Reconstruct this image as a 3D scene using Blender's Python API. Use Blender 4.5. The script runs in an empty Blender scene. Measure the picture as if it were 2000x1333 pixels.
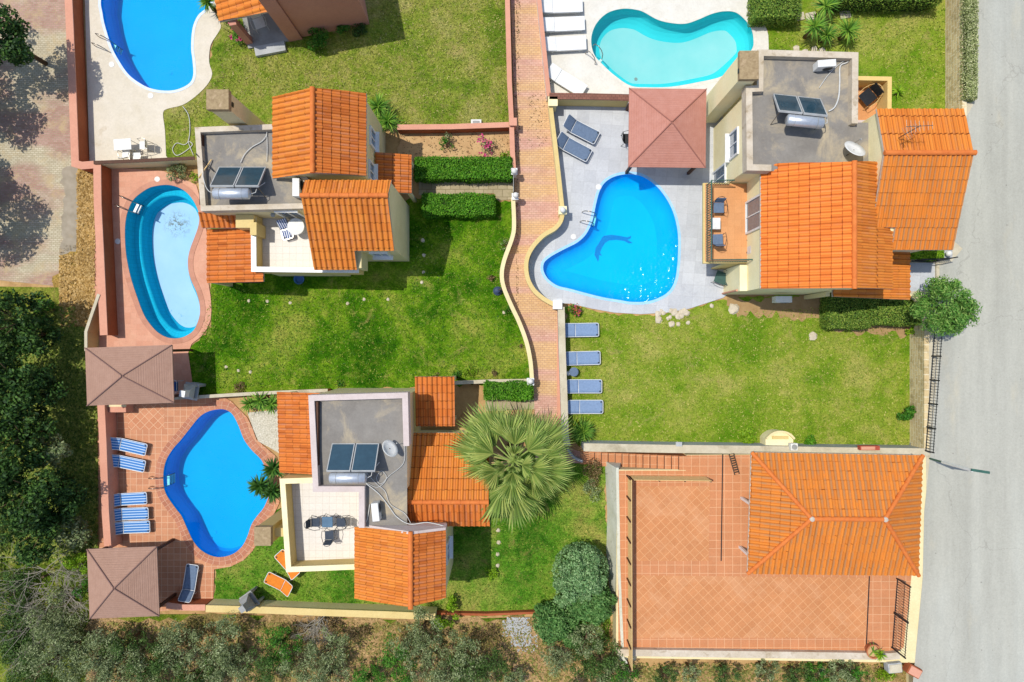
import bpy, bmesh, math, random
import numpy as np
from mathutils import Vector, Matrix
R = math.radians
SC = bpy.context.scene
COL = SC.collection

# ---------------------------------------------------------------- camera
H = 37.0                                   # camera height above the lower gardens (m)
cam = bpy.data.cameras.new("camera"); camo = bpy.data.objects.new("camera", cam); COL.objects.link(camo)
camo.location = (0, 0, H); camo.rotation_euler = (0, 0, 0)
cam.sensor_width = 36.0; cam.lens = 36.0 * 1369.0 / 2000.0
cam.clip_start = 0.5; cam.clip_end = 1500
SC.camera = camo
# ---------------------------------------------------------------- sky and sun
SUN = Vector((-0.36, 0.15, 1.0)).normalized()
W = bpy.data.worlds.new("World"); SC.world = W; W.use_nodes = True
nt = W.node_tree; bg = nt.nodes['Background']
sky = nt.nodes.new('ShaderNodeTexSky'); sky.sky_type = 'NISHITA'; sky.sun_disc = False
sky.sun_elevation = math.asin(SUN.z); sky.sun_rotation = math.atan2(SUN.x, SUN.y)
nt.links.new(sky.outputs[0], bg.inputs[0]); bg.inputs[1].default_value = 0.15
sl = bpy.data.lights.new("sun", 'SUN'); sl.energy = 3.3; sl.angle = R(0.55); sl.color = (1, .96, .88)
so = bpy.data.objects.new("sun", sl); COL.objects.link(so)
so.rotation_euler = (-SUN).to_track_quat('-Z', 'Y').to_euler(); so.location = (0, 0, 60)
SC.view_settings.view_transform = 'Standard'; SC.view_settings.look = 'None'
SC.view_settings.exposure = 0.22; SC.view_settings.gamma = 1; SC.view_settings.use_curve_mapping = False

# ---------------------------------------------------------------- helpers
F = 1369.0
def X(px, z=0): return (px - 1000.0) * (H - z) / F
def Y(py, z=0): return (666.5 - py) * (H - z) / F
def P(px, py, z=0): return Vector((X(px, z), Y(py, z), z))
def P2(px, py, z=0): return (X(px, z), Y(py, z))
def PP(l, z=0): return [P2(a, b, z) for a, b in l]
ORG = {}

def tag(o, label=None, cat=None, group=None, kind=None):
    if label: o['label'] = label
    if cat: o['category'] = cat
    if group: o['group'] = group
    if kind: o['kind'] = kind
    return o
def thing(name, label, cat, loc=(0, 0, 0), rz=0, group=None, local=False):
    o = bpy.data.objects.new(name, None); COL.objects.link(o); o.location = loc; o.rotation_euler = (0, 0, rz)
    o.empty_display_size = .2
    ORG[o.name] = Vector((0, 0, 0)) if local else Vector(loc)
    return tag(o, label, cat, group)
def dup(root, loc, rz=0, label=None, group=None):
    r = root.copy(); COL.objects.link(r); r.location = loc; r.rotation_euler = (0, 0, rz)
    if label: r['label'] = label
    if group: r['group'] = group
    for ch in list(root.children):
        c = ch.copy(); COL.objects.link(c); c.parent = r
        for g in list(ch.children):
            d = g.copy(); COL.objects.link(d); d.parent = c
    return r

class MB:
    def __init__(s): s.v = []; s.f = []; s.uv = None
    def add(s, vs, fs):
        n = len(s.v); s.v += [tuple(p) for p in vs]; s.f += [tuple(i + n for i in f) for f in fs]; return s
    def box(s, c, d, rz=0, M=None):
        x, y, z = d[0] / 2, d[1] / 2, d[2] / 2
        vs = [Vector((a * x, b * y, e * z)) for e in (-1, 1) for a, b in ((-1, -1), (1, -1), (1, 1), (-1, 1))]
        m = M if M else Matrix.Rotation(rz, 4, 'Z')
        vs = [m @ p + Vector(c) for p in vs]
        return s.add(vs, [(3, 2, 1, 0), (4, 5, 6, 7), (0, 1, 5, 4), (1, 2, 6, 5), (2, 3, 7, 6), (3, 0, 4, 7)])
    def box2(s, x0, x1, y0, y1, z0, z1):
        return s.box(((x0 + x1) / 2, (y0 + y1) / 2, (z0 + z1) / 2), (abs(x1 - x0), abs(y1 - y0), abs(z1 - z0)))
    def prism(s, poly, z0, z1, top=None):
        n = len(poly); tops = top if top else [z1] * n
        a = sum(poly[i][0] * poly[(i + 1) % n][1] - poly[(i + 1) % n][0] * poly[i][1] for i in range(n))
        if a < 0: poly = poly[::-1]; tops = tops[::-1]
        vs = [(p[0], p[1], z0) for p in poly] + [(p[0], p[1], t) for p, t in zip(poly, tops)]
        fs = [tuple(range(n))[::-1], tuple(range(n, 2 * n))] + [(i, (i + 1) % n, n + (i + 1) % n, n + i) for i in range(n)]
        return s.add(vs, fs)
    def tube(s, path, r, k=8, close=False, caps=True, rs=None):
        path = [Vector(p) for p in path]; n = len(path); rings = []
        up = Vector((0, 0, 1)); prev = None
        for i, p in enumerate(path):
            if close: d = path[(i + 1) % n] - path[i - 1]
            else: d = path[min(i + 1, n - 1)] - path[max(i - 1, 0)]
            if d.length < 1e-6: d = Vector((0, 0, 1))
            d.normalize()
            if prev is None:
                a = d.cross(up)
                if a.length < .05: a = d.cross(Vector((1, 0, 0)))
            else: a = prev - d * prev.dot(d)
            if a.length < 1e-5: a = d.orthogonal()
            a.normalize(); b = d.cross(a); prev = a
            rr = rs[i] if rs else r
            rings.append([p + (a * math.cos(2 * math.pi * j / k) + b * math.sin(2 * math.pi * j / k)) * rr for j in range(k)])
        vs = [q for rg in rings for q in rg]; fs = []
        for i in range(n if close else n - 1):
            i2 = (i + 1) % n
            for j in range(k):
                fs.append((i * k + j, i2 * k + j, i2 * k + (j + 1) % k, i * k + (j + 1) % k))
        if caps and not close: fs += [tuple(range(k)), tuple((n - 1) * k + j for j in range(k))[::-1]]
        return s.add(vs, fs)
    def lathe(s, prof, c=(0, 0, 0), k=20):
        vs = []; fs = []
        for r, z in prof:
            vs += [(c[0] + r * math.cos(2 * math.pi * j / k), c[1] + r * math.sin(2 * math.pi * j / k), c[2] + z) for j in range(k)]
        for i in range(len(prof) - 1):
            for j in range(k): fs.append((i * k + j, i * k + (j + 1) % k, (i + 1) * k + (j + 1) % k, (i + 1) * k + j))
        fs.append(tuple(range(k))[::-1]); fs.append(tuple((len(prof) - 1) * k + j for j in range(k)))
        return s.add(vs, fs)
    def ribbon(s, path, w, z0, z1, batter=0):
        """wall of width w along a 2-d path with mitred corners"""
        path = [Vector((p[0], p[1])) for p in path]; n = len(path); L = []; Rr = []
        for i in range(n):
            a = (path[i] - path[i - 1]).normalized() if i else None
            b = (path[i + 1] - path[i]).normalized() if i < n - 1 else None
            d = (a + b).normalized() if (a and b) else (a or b)
            nn = Vector((-d.y, d.x)); k = 1.0
            if a and b: k = 1 / max(.4, nn.dot(Vector((-a.y, a.x))))
            L.append(path[i] + nn * w / 2 * k); Rr.append(path[i] - nn * w / 2 * k)
        vs = []
        for i in range(n):
            vs += [(L[i].x, L[i].y, z0), (Rr[i].x, Rr[i].y, z0), (Rr[i].x, Rr[i].y, z1), (L[i].x, L[i].y, z1)]
        fs = [(0, 1, 2, 3), tuple(4 * (n - 1) + j for j in (3, 2, 1, 0))]
        for i in range(n - 1):
            a = 4 * i; b = a + 4
            for j in range(4): fs.append((a + j, b + j, b + (j + 1) % 4, a + (j + 1) % 4))
        return s.add(vs, fs)
    def build(s, name, mat, parent=None, smooth=False, bevel=0, local=False, recalc=True):
        me = bpy.data.meshes.new(name)
        o = bpy.data.objects.new(name, me); COL.objects.link(o)
        if parent is not None:
            org = ORG.get(parent.name, Vector((0, 0, 0))); o.parent = parent; ORG[o.name] = org
        elif local: org = Vector((0, 0, 0)); ORG[o.name] = org
        else:
            A = np.array(s.v); org = Vector(((A[:, 0].min() + A[:, 0].max()) / 2, (A[:, 1].min() + A[:, 1].max()) / 2, A[:, 2].min()))
            o.location = org; ORG[o.name] = org
        me.from_pydata([tuple(Vector(p) - org) for p in s.v], [], s.f)
        if s.uv:
            uvl = me.uv_layers.new(name='UVMap'); flat = []
            for f in s.f:
                for i in f: flat += list(s.uv[i])
            uvl.data.foreach_set('uv', flat)
        if recalc:
            bm = bmesh.new(); bm.from_mesh(me); bmesh.ops.recalc_face_normals(bm, faces=bm.faces); bm.to_mesh(me); bm.free()
        if smooth: me.polygons.foreach_set('use_smooth', [True] * len(me.polygons))
        me.materials.append(mat)
        if bevel:
            b = o.modifiers.new('bevel', 'BEVEL'); b.width = bevel; b.segments = 2; b.limit_method = 'ANGLE'
        return o

def sheet(name, outer, z, mat, holes=(), parent=None, kind='structure', thick=0.0, label=None, cat=None, slope=None):
    """flat sheet with holes"""
    bm = bmesh.new(); edges = []
    for loop in [outer] + list(holes):
        vs = [bm.verts.new((p[0], p[1], z)) for p in loop]
        for i in range(len(vs)): edges.append(bm.edges.new((vs[i], vs[(i + 1) % len(vs)])))
    bmesh.ops.triangle_fill(bm, use_beauty=True, use_dissolve=False, edges=edges, normal=(0, 0, 1))
    for f in bm.faces:
        if f.normal.z < 0: f.normal_flip()
    if thick:
        r = bmesh.ops.extrude_face_region(bm, geom=list(bm.faces))
        for g in r['geom']:
            if isinstance(g, bmesh.types.BMVert): g.co.z -= thick
        bmesh.ops.recalc_face_normals(bm, faces=bm.faces)
    me = bpy.data.meshes.new(name); org = Vector((0, 0, 0))
    if parent is not None: org = ORG.get(parent.name, org)
    for v in bm.verts: v.co -= org
    bm.to_mesh(me); bm.free(); me.materials.append(mat)
    o = bpy.data.objects.new(name, me); COL.objects.link(o)
    if parent is not None: o.parent = parent; ORG[o.name] = org
    elif kind: o['kind'] = kind
    if label: o['label'] = label
    if cat: o['category'] = cat
    return o

def spline(pts, k=6, closed=True):
    n = len(pts); out = []
    rng = range(n) if closed else range(n - 1)
    for i in rng:
        if closed: p0, p1, p2, p3 = pts[i - 1], pts[i], pts[(i + 1) % n], pts[(i + 2) % n]
        else: p0, p1, p2, p3 = pts[max(i - 1, 0)], pts[i], pts[i + 1], pts[min(i + 2, n - 1)]
        for j in range(k):
            t = j / k
            out.append(tuple(.5 * ((2 * p1[c]) + (-p0[c] + p2[c]) * t + (2 * p0[c] - 5 * p1[c] + 4 * p2[c] - p3[c]) * t * t + (-p0[c] + 3 * p1[c] - 3 * p2[c] + p3[c]) * t ** 3) for c in range(2)))
    if not closed: out.append(tuple(pts[-1]))
    return out
def resample(pts, n):
    pts = [Vector(p) for p in pts]; L = [0]
    for i in range(len(pts)): L.append(L[-1] + (pts[(i + 1) % len(pts)] - pts[i]).length)
    out = []; j = 0
    for i in range(n):
        t = L[-1] * i / n
        while L[j + 1] < t: j += 1
        u = (t - L[j]) / max(1e-9, L[j + 1] - L[j]); out.append(tuple(pts[j].lerp(pts[(j + 1) % len(pts)], u)))
    return out
def offset(poly, d):
    """d>0 outward, smooth closed outlines"""
    n = len(poly); A = sum(poly[i][0] * poly[(i + 1) % n][1] - poly[(i + 1) % n][0] * poly[i][1] for i in range(n))
    sg = 1 if A > 0 else -1; out = []
    for i in range(n):
        t = Vector(poly[(i + 2) % n]) - Vector(poly[i - 2]); t.normalize()
        out.append((poly[i][0] + t.y * d * sg, poly[i][1] - t.x * d * sg))
    return out

def ragged(poly, amp=.07, step=.22, seed=1):
    rs = random.Random(seed); out = []
    for i in range(len(poly)):
        a = Vector(poly[i]); b = Vector(poly[(i + 1) % len(poly)]); L = (b - a).length; k = max(1, min(400, int(L / step))); nn = Vector((-(b - a).y, (b - a).x)).normalized() if L else Vector((0, 0))
        for j in range(k): out.append(tuple(a.lerp(b, j / k) + nn * (rs.gauss(0, amp) if j else 0)))
    return out
# ---------------------------------------------------------------- materials
def srgb(h):
    h = h.lstrip('#'); c = [int(h[i:i + 2], 16) / 255 for i in (0, 2, 4)]
    return tuple([(x / 12.92 if x <= .04045 else ((x + .055) / 1.055) ** 2.4) for x in c]) + (1,)
class NT:
    def __init__(s, name):
        s.m = bpy.data.materials.new(name); s.m.use_nodes = True; s.t = s.m.node_tree
        s.b = s.t.nodes['Principled BSDF']; s.out = s.t.nodes['Material Output']
        s._pos = None
    def n(s, typ, **kw):
        x = s.t.nodes.new(typ)
        for k, v in kw.items(): setattr(x, k, v)
        return x
    def l(s, a, b): s.t.links.new(a, b)
    def pos(s):
        if s._pos is None: s._pos = s.n('ShaderNodeNewGeometry').outputs['Position']
        return s._pos
    def obj(s): return s.n('ShaderNodeTexCoord').outputs['Object']
    def mapp(s, vec, scale=(1, 1, 1), rot=(0, 0, 0), loc=(0, 0, 0)):
        m = s.n('ShaderNodeMapping'); s.l(vec, m.inputs[0]); m.inputs['Scale'].default_value = scale
        m.inputs['Rotation'].default_value = rot; m.inputs['Location'].default_value = loc; return m.outputs[0]
    def noise(s, scale, detail=4, rough=.6, vec=None, dist=0):
        x = s.n('ShaderNodeTexNoise'); x.inputs['Scale'].default_value = scale; x.inputs['Detail'].default_value = detail
        x.inputs['Roughness'].default_value = rough; x.inputs['Distortion'].default_value = dist
        s.l(vec if vec is not None else s.pos(), x.inputs['Vector']); return x.outputs['Fac']
    def ramp(s, fac, stops, interp='LINEAR'):
        x = s.n('ShaderNodeValToRGB'); x.color_ramp.interpolation = interp; e = x.color_ramp.elements
        while len(e) > 1: e.remove(e[-1])
        e[0].position = stops[0][0]; e[0].color = stops[0][1]
        for p, c in stops[1:]:
            q = e.new(p); q.color = c
        s.l(fac, x.inputs[0]); return x.outputs[0]
    def mix(s, fac, a, b, mode='MIX'):
        x = s.n('ShaderNodeMix', data_type='RGBA', blend_type=mode)
        for i, v in ((0, fac), (6, a), (7, b)):
            if hasattr(v, 'is_linked'): s.l(v, x.inputs[i])
            else: x.inputs[i].default_value = v
        return x.outputs[2]
    def math(s, op, a, b=None, c=None):
        x = s.n('ShaderNodeMath', operation=op)
        for i, v in enumerate((a, b, c)):
            if v is None: continue
            if hasattr(v, 'is_linked'): s.l(v, x.inputs[i])
            else: x.inputs[i].default_value = v
        return x.outputs[0]
    def col(s, c): s.l(c, s.b.inputs['Base Color']) if hasattr(c, 'is_linked') else setattr(s.b.inputs['Base Color'], 'default_value', c)
    def bump(s, h, strength=.5, dist=.02):
        x = s.n('ShaderNodeBump'); x.inputs['Strength'].default_value = strength; x.inputs['Distance'].default_value = dist
        s.l(h, x.inputs['Height']); s.l(x.outputs[0], s.b.inputs['Normal'])
    def rough(s, v): s.b.inputs['Roughness'].default_value = v
def g(v): return (v, v, v, 1)

def plain(name, c, c2=None, scale=1.5, rough=.8, metal=0, bump=.25, bscale=30, lo=.35, hi=.7, grime=None, gscale=.8, gl=.55, gh=.75, spec=.3):
    """matt surface with mottling (c..c2), optional stains"""
    n = NT(name); a = srgb(c); b = srgb(c2) if c2 else tuple(x * .85 for x in a[:3]) + (1,)
    f = n.noise(scale, 6, .65); cc = n.ramp(f, [(lo, a), (hi, b)])
    if grime:
        gf = n.ramp(n.noise(gscale, 8, .7, dist=.6), [(gl, g(0)), (gh, g(1))]); cc = n.mix(gf, cc, srgb(grime))
    fine = n.noise(min(bscale, 10), 4, .8); cc = n.mix(.22, cc, n.ramp(fine, [(.3, g(.35)), (.7, g(1))]), 'MULTIPLY')
    n.col(cc); n.rough(rough); n.b.inputs['Metallic'].default_value = metal; n.b.inputs['Specular IOR Level'].default_value = spec
    if bump: n.bump(n.noise(bscale, 4, .6), bump, .01)
    return n.m
def grass(name, cols, scale=.35, bare='#a98a5a', barelo=.62, barehi=.75, seed=0, k=1.0):
    n = NT(name); v = n.mapp(n.pos(), loc=(seed, seed * 2, 0))
    f = n.noise(scale, 7, .66, v, .35); c = n.ramp(f, [(.38, srgb(cols[0])), (.46, srgb(cols[1])), (.54, srgb(cols[2])), (.64, srgb(cols[3]))])
    f2 = n.ramp(n.noise(scale * 6, 5, .7, n.mapp(v, loc=(5, 5, 0)), .4), [(.36, srgb(cols[0])), (.48, srgb(cols[1])), (.57, srgb(cols[2])), (.68, srgb(cols[3]))])
    c = n.mix(.36, c, f2)
    b1 = n.ramp(n.noise(7.5, 3, .75, n.mapp(v, (1, 1.25, 1), (0, 0, .6))), [(.34, g(.58)), (.5, g(.98)), (.66, g(1.45))])
    b2 = n.ramp(n.noise(17, 2, .7, n.mapp(v, (1.2, 1, 1), (0, 0, -.4))), [(.36, g(.6)), (.5, g(1.0)), (.64, g(1.4))])
    c = n.mix(.75 * k, c, b1, 'MULTIPLY'); c = n.mix(.6 * k, c, b2, 'MULTIPLY')
    b = n.ramp(n.noise(.8, 8, .78, n.mapp(v, loc=(9, 3, 0)), .6), [(barelo - .04, g(0)), (barehi - .04, g(.8))])
    c = n.mix(b, c, srgb(bare))
    n.col(c); n.rough(.95); n.b.inputs['Specular IOR Level'].default_value = .05
    n.bump(n.math('ADD', n.noise(9, 4, .8, v), n.noise(20, 2, .7, v)), 1.0, .07); return n.m
def tiles(name, cols, mortar, w, h, ms=.012, rot=0, off=0.0, vec='pos', loc=(0, 0, 0), bands=None, rough=.6, stain=None, bias=0, bump=.4, tint=.25):
    n = NT(name)
    base = n.pos() if vec in ('pos', 'yz') else n.n('ShaderNodeTexCoord').outputs['UV']
    v = n.mapp(base, rot=(0, 0, rot), loc=loc)
    if vec == 'yz':
        s_ = n.n('ShaderNodeSeparateXYZ'); n.l(n.pos(), s_.inputs[0]); cb_ = n.n('ShaderNodeCombineXYZ'); n.l(s_.outputs[1], cb_.inputs[0]); n.l(n.math('ADD', s_.outputs[2], n.math('MULTIPLY', n.noise(1.3, 2, .5), .25)), cb_.inputs[1]); v = cb_.outputs[0]
    if bands: # slight waviness of hand laid pavers
        pass
    br = n.n('ShaderNodeTexBrick', offset=off, offset_frequency=2, squash=1.0)
    n.l(v, br.inputs['Vector']); br.inputs['Scale'].default_value = 1
    br.inputs['Brick Width'].default_value = w; br.inputs['Row Height'].default_value = h
    br.inputs['Mortar Size'].default_value = ms; br.inputs['Mortar Smooth'].default_value = .3; br.inputs['Bias'].default_value = bias
    br.inputs['Color1'].default_value = srgb(cols[0]); br.inputs['Color2'].default_value = srgb(cols[1]); br.inputs['Mortar'].default_value = srgb(mortar)
    c = br.outputs['Color']
    if bands:
        bf = n.ramp(n.noise(bands[1], 3, .5, n.mapp(base, bands[2])), [(.42, g(0)), (.55, g(1))])
        br2 = n.n('ShaderNodeTexBrick', offset=off, offset_frequency=2); n.l(v, br2.inputs['Vector']); br2.inputs['Scale'].default_value = 1
        for k in ('Brick Width', 'Row Height', 'Mortar Size', 'Mortar Smooth', 'Bias'): br2.inputs[k].default_value = br.inputs[k].default_value
        br2.inputs['Color1'].default_value = srgb(bands[0][0]); br2.inputs['Color2'].default_value = srgb(bands[0][1]); br2.inputs['Mortar'].default_value = srgb(mortar)
        c = n.mix(bf, c, br2.outputs['Color'])
    big = n.noise(.7, 6, .7); c = n.mix(tint, c, n.ramp(big, [(.3, g(.55)), (.7, g(1.15))]), 'MULTIPLY')
    c = n.mix(.25, c, n.ramp(n.noise(14, 4, .8), [(.3, g(.5)), (.7, g(1.2))]), 'MULTIPLY')
    if stain:
        c = n.mix(n.ramp(n.noise(stain[1], 7, .75, dist=.5), [(stain[2], g(0)), (stain[3], g(.8))]), c, srgb(stain[0]))
    n.col(c); n.rough(rough); n.b.inputs['Specular IOR Level'].default_value = .25
    n.bump(n.math('SUBTRACT', 1.0, br.outputs['Fac']), bump, .008); return n.m
def rooftile(name, base='#cf7a30', dark='#c06c2a', light='#da8a3a', var=.45, gap='#6e340c', patch='#a87c66', gw=.065, patchv=.35, pl=.45):
    n = NT(name); uv = n.n('ShaderNodeTexCoord').outputs['UV']
    sp = n.n('ShaderNodeSeparateXYZ'); n.l(uv, sp.inputs[0])
    fu = n.math('FLOOR', sp.outputs[0]); fv = n.math('FLOOR', sp.outputs[1]); cb = n.n('ShaderNodeCombineXYZ')
    n.l(fu, cb.inputs[0]); n.l(fv, cb.inputs[1]); wn = n.n('ShaderNodeTexWhiteNoise', noise_dimensions='2D'); n.l(cb.outputs[0], wn.inputs['Vector'])
    c = n.ramp(wn.outputs['Value'], [(0, srgb(dark)), (.3, srgb(base)), (.8, srgb(light)), (1, srgb(base))])
    c = n.mix(var, c, srgb(base))
    cb2 = n.n('ShaderNodeTexWhiteNoise', noise_dimensions='1D'); n.l(fu, cb2.inputs['W']); c = n.mix(.3, c, n.ramp(cb2.outputs['Value'], [(0, g(.72)), (1, g(1.12))]), 'MULTIPLY')
    # shade of the channels painted into each pan as patchy grey brown
    fr = n.math('FRACT', sp.outputs[0]); pan = n.ramp(fr, [(.52, g(0)), (.62, g(1)), (.92, g(1)), (1, g(0))])
    pf = n.math('MULTIPLY', pan, n.ramp(n.noise(.9, 5, .7), [(pl, g(0)), (pl + .2, g(patchv))]))
    c = n.mix(pf, c, srgb(patch))
    c = n.mix(n.ramp(n.noise(3.5, 6, .75), [(.55, g(0)), (.8, g(.35))]), c, srgb(dark))
    ju = n.math('LESS_THAN', n.math('ABSOLUTE', n.math('SUBTRACT', fr, .60)), gw * .9); c = n.mix(n.math('MULTIPLY', ju, .55), c, srgb(gap)); frv = n.math('FRACT', sp.outputs[1]); jt = n.math('LESS_THAN', frv, gw); c = n.mix(jt, c, srgb(gap))
    c = n.mix(.2, c, n.ramp(n.noise(40, 3, .8), [(.3, g(.5)), (.7, g(1.15))]), 'MULTIPLY')
    n.b.inputs['Specular IOR Level'].default_value = .2; n.col(c); n.rough(.8); n.bump(n.noise(35, 3, .7), .3, .008); return n.m
def leafmat(name, cols, trans=.25, rough=.6):
    n = NT(name); gi = n.n('ShaderNodeNewGeometry').outputs['Random Per Island']
    c = n.ramp(gi, [(0, srgb(cols[0])), (.5, srgb(cols[1])), (1, srgb(cols[2]))])
    big = n.ramp(n.noise(.8, 3, .6), [(.35, g(.7)), (.7, g(1.2))]); c = n.mix(.6, c, big, 'MULTIPLY')
    n.col(c); n.rough(rough); n.b.inputs['Specular IOR Level'].default_value = .25
    tr = n.n('ShaderNodeBsdfTranslucent'); n.l(c, tr.inputs[0]); mx = n.n('ShaderNodeMixShader'); mx.inputs[0].default_value = trans
    n.l(n.b.outputs[0], mx.inputs[1]); n.l(tr.outputs[0], mx.inputs[2]); n.l(mx.outputs[0], n.out.inputs[0]); return n.m
def watermat(name, tint, ripple=.35, scale=2.0, sparkle=None):
    n = NT(name); t = n.n('ShaderNodeBsdfTransparent'); t.inputs[0].default_value = tint
    gl = n.n('ShaderNodeBsdfGlossy'); gl.inputs['Roughness'].default_value = .11 if sparkle else .06; gl.inputs[0].default_value = (.9, .97, 1, 1)
    h = n.noise(scale, 3, .5, dist=.6); h2 = n.noise(scale * 4.5, 2, .5)
    hh = n.math('ADD', h, n.math('MULTIPLY', h2, .35))
    bp = n.n('ShaderNodeBump'); bp.inputs['Strength'].default_value = ripple; bp.inputs['Distance'].default_value = .08
    n.l(hh, bp.inputs['Height'])
    n.l(bp.outputs[0], gl.inputs['Normal'])
    fr = n.n('ShaderNodeFresnel'); fr.inputs[0].default_value = 1.33; n.l(bp.outputs[0], fr.inputs['Normal'])
    mx = n.n('ShaderNodeMixShader'); n.l(fr.outputs[0], mx.inputs[0]); n.l(t.outputs[0], mx.inputs[1]); n.l(gl.outputs[0], mx.inputs[2])
    n.l(mx.outputs[0], n.out.inputs[0]); return n.m
def stripes(name, a, b, period, duty, rough=.7, axis=1):
    n = NT(name); sp = n.n('ShaderNodeSeparateXYZ'); n.l(n.obj(), sp.inputs[0])
    f = n.math('FRACT', n.math('DIVIDE', n.math('ADD', sp.outputs[axis], 5.0), period)); k = n.math('LESS_THAN', f, duty)
    c = n.mix(k, srgb(b), srgb(a)); n.col(c); n.rough(rough); return n.m

m_lawnA = grass('lawn_dry', ['#4f7018', '#788a2c', '#929244', '#aea268'], .34, '#ac9464', .60, .74)
m_lawnB = grass('lawn_lush', ['#1f4c06', '#43720c', '#6f8f1e', '#a3a04a'], .30, '#a69458', .60, .76, 13)
m_lawnC = grass('lawn_mid', ['#537e12', '#749024', '#8f9c38', '#aea65a'], .32, '#b49c68', .60, .76, 27, k=.65)
m_scrub = grass('scrub_grass', ['#364c0e', '#5a701e', '#828c32', '#a59a4c'], .35, '#a98c5a', .60, .74, 41)
m_scrub2 = grass('scrub_soil', ['#66682e', '#a08656', '#be9c70', '#b08e62'], .5, '#8c6a44', .56, .7, 61)
m_dirt = plain('dry_earth', '#a98455', '#c3a06c', 1.2, .95, grime='#6d5632', gscale=1.7, bump=.8, bscale=12)
m_bed = plain('flowerbed_soil', '#b99468', '#c9a878', 1.6, .95, grime='#7b5a38', gscale=3, gl=.58, gh=.7, bump=.8, bscale=14)
m_drive = tiles('driveway_pavers', ('#c2b79c', '#b0a488'), '#958869', .20, .10, .012, off=.5, bands=(('#b08c80', '#a07668'), .5, (.45, 1.1, 1)), stain=('#b49d72', .9, .5, .68))
m_gravel = plain('gravel_strip', '#a79b88', '#8f8470', 2.5, .95, grime='#b59866', bump=.9, bscale=25)
m_path = tiles('path_pavers', ('#cfa490', '#c29280'), '#a88068', .23, .115, .010, off=.5, bands=(('#d2ac7c', '#c8a06e'), .8, (.12, 1.0, 1)), stain=('#a3754a', 1.6, .62, .74))
m_cream = plain('cream_paving', '#d6ccba', '#cabfa9', 1.1, .7, grime='#b9a88c', gscale=.9, gl=.6, gh=.8, bscale=50)
m_white_deck = plain('white_paving', '#dcd8cd', '#d0cabc', 1.0, .65, grime='#b7ab93', gscale=.8, gl=.6, gh=.8, bscale=50)
m_grey_deck = tiles('grey_deck_tiles', ('#c2c4c6', '#b4b6b9'), '#a9a9aa', .62, .62, .006, rot=.08, rough=.45, stain=('#9a9ba0', 1.6, .55, .8), bump=.15)
m_salmon_deck = tiles('salmon_deck_tiles', ('#cf967a', '#c98d70'), '#c08c70', .30, .30, .006, rough=.6, stain=('#cfa183', .8, .5, .75), bump=.15)
m_terra = tiles('terracotta_tiles', ('#c68a64', '#b97c58'), '#d0a684', .33, .33, .014, rough=.6, bump=.3)
m_terra_d = tiles('terracotta_diagonal_tiles', ('#c88a64', '#bb7a54'), '#d6b08c', .33, .33, .012, rot=R(45), rough=.6, bump=.3)
m_patio = tiles('patio_straight_tiles', ('#c6855a', '#bf7f54'), '#d6a47a', .42, .42, .014, rough=.6, stain=('#b98a66', .9, .58, .9), loc=(.1, .07, 0))
m_patio_d = tiles('patio_diagonal_tiles', ('#c68656', '#bf7f50'), '#d39c6c', .36, .36, .015, rot=R(47), rough=.6, stain=('#d4a47c', .4, .48, .85))
m_coping_b = tiles('radial_brick_coping', ('#b97a5c', '#a96a4e'), '#c79c80', 1.0, 1.0, .05, vec='uv', rough=.6)
m_coping_s = tiles('radial_salmon_coping', ('#c0876e', '#b57c62'), '#b78a72', 1.0, 1.0, .03, vec='uv', rough=.6)
m_road = NT('road_concrete')
def _road(n):
    f = n.noise(.12, 5, .6, n.mapp(n.pos(), (2.2, .35, 1))); c = n.ramp(f, [(.3, srgb('#a7a598')), (.5, srgb('#adab9e')), (.7, srgb('#abaca2'))])
    st = n.ramp(n.noise(1.0, 4, .6, n.mapp(n.pos(), (1.1, .05, 1))), [(.35, g(.86)), (.65, g(1.08))]); c = n.mix(.7, c, st, 'MULTIPLY')
    vo = n.n('ShaderNodeTexVoronoi', feature='DISTANCE_TO_EDGE'); n.l(n.mapp(n.pos(), (.16, .07, .1)), vo.inputs['Vector']); vo.inputs['Scale'].default_value = 1.0
    wv = n.n('ShaderNodeVectorMath', operation='ADD'); n.l(n.mapp(n.pos(), (.16, .07, .1)), wv.inputs[0]); ns_ = n.n('ShaderNodeTexNoise'); ns_.inputs['Scale'].default_value = .9; ns_.inputs['Detail'].default_value = 6; n.l(n.pos(), ns_.inputs['Vector']); sc_ = n.n('ShaderNodeVectorMath', operation='SCALE'); sc_.inputs['Scale'].default_value = .22; n.l(ns_.outputs['Color'], sc_.inputs[0]); n.l(sc_.outputs[0], wv.inputs[1]); n.l(wv.outputs[0], vo.inputs['Vector'])
    ck = n.math('LESS_THAN', vo.outputs['Distance'], .0022); c = n.mix(n.math('MULTIPLY', ck, .28), c, srgb('#77756c'))
    c = n.mix(.5, c, n.ramp(n.noise(.5, 7, .75, n.mapp(n.pos(), (1.6, .5, 1))), [(.3, g(.78)), (.7, g(1.1))]), 'MULTIPLY')
    c = n.mix(.35, c, n.ramp(n.noise(11, 4, .85), [(.3, g(.6)), (.7, g(1.25))]), 'MULTIPLY')
    sp = n.ramp(n.noise(5.5, 2, .4), [(.745, g(0)), (.77, g(.6))]); c = n.mix(sp, c, srgb('#6d6a62'))
    du = n.ramp(n.noise(.35, 5, .7, n.mapp(n.pos(), (1.5, .5, 1), loc=(4, 1, 0))), [(.58, g(0)), (.75, g(.4))]); c = n.mix(du, c, srgb('#c2b596'))
    n.col(c); n.rough(.85); n.bump(n.noise(40, 3, .8), .5, .01); return n.m
m_road = _road(m_road)
m_roof = rooftile('clay_roof_tiles')
m_roof_red = rooftile('clay_roof_tiles_worn', base='#c66e2e', dark='#a85824', light='#d27e3a', patchv=.5)
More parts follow.
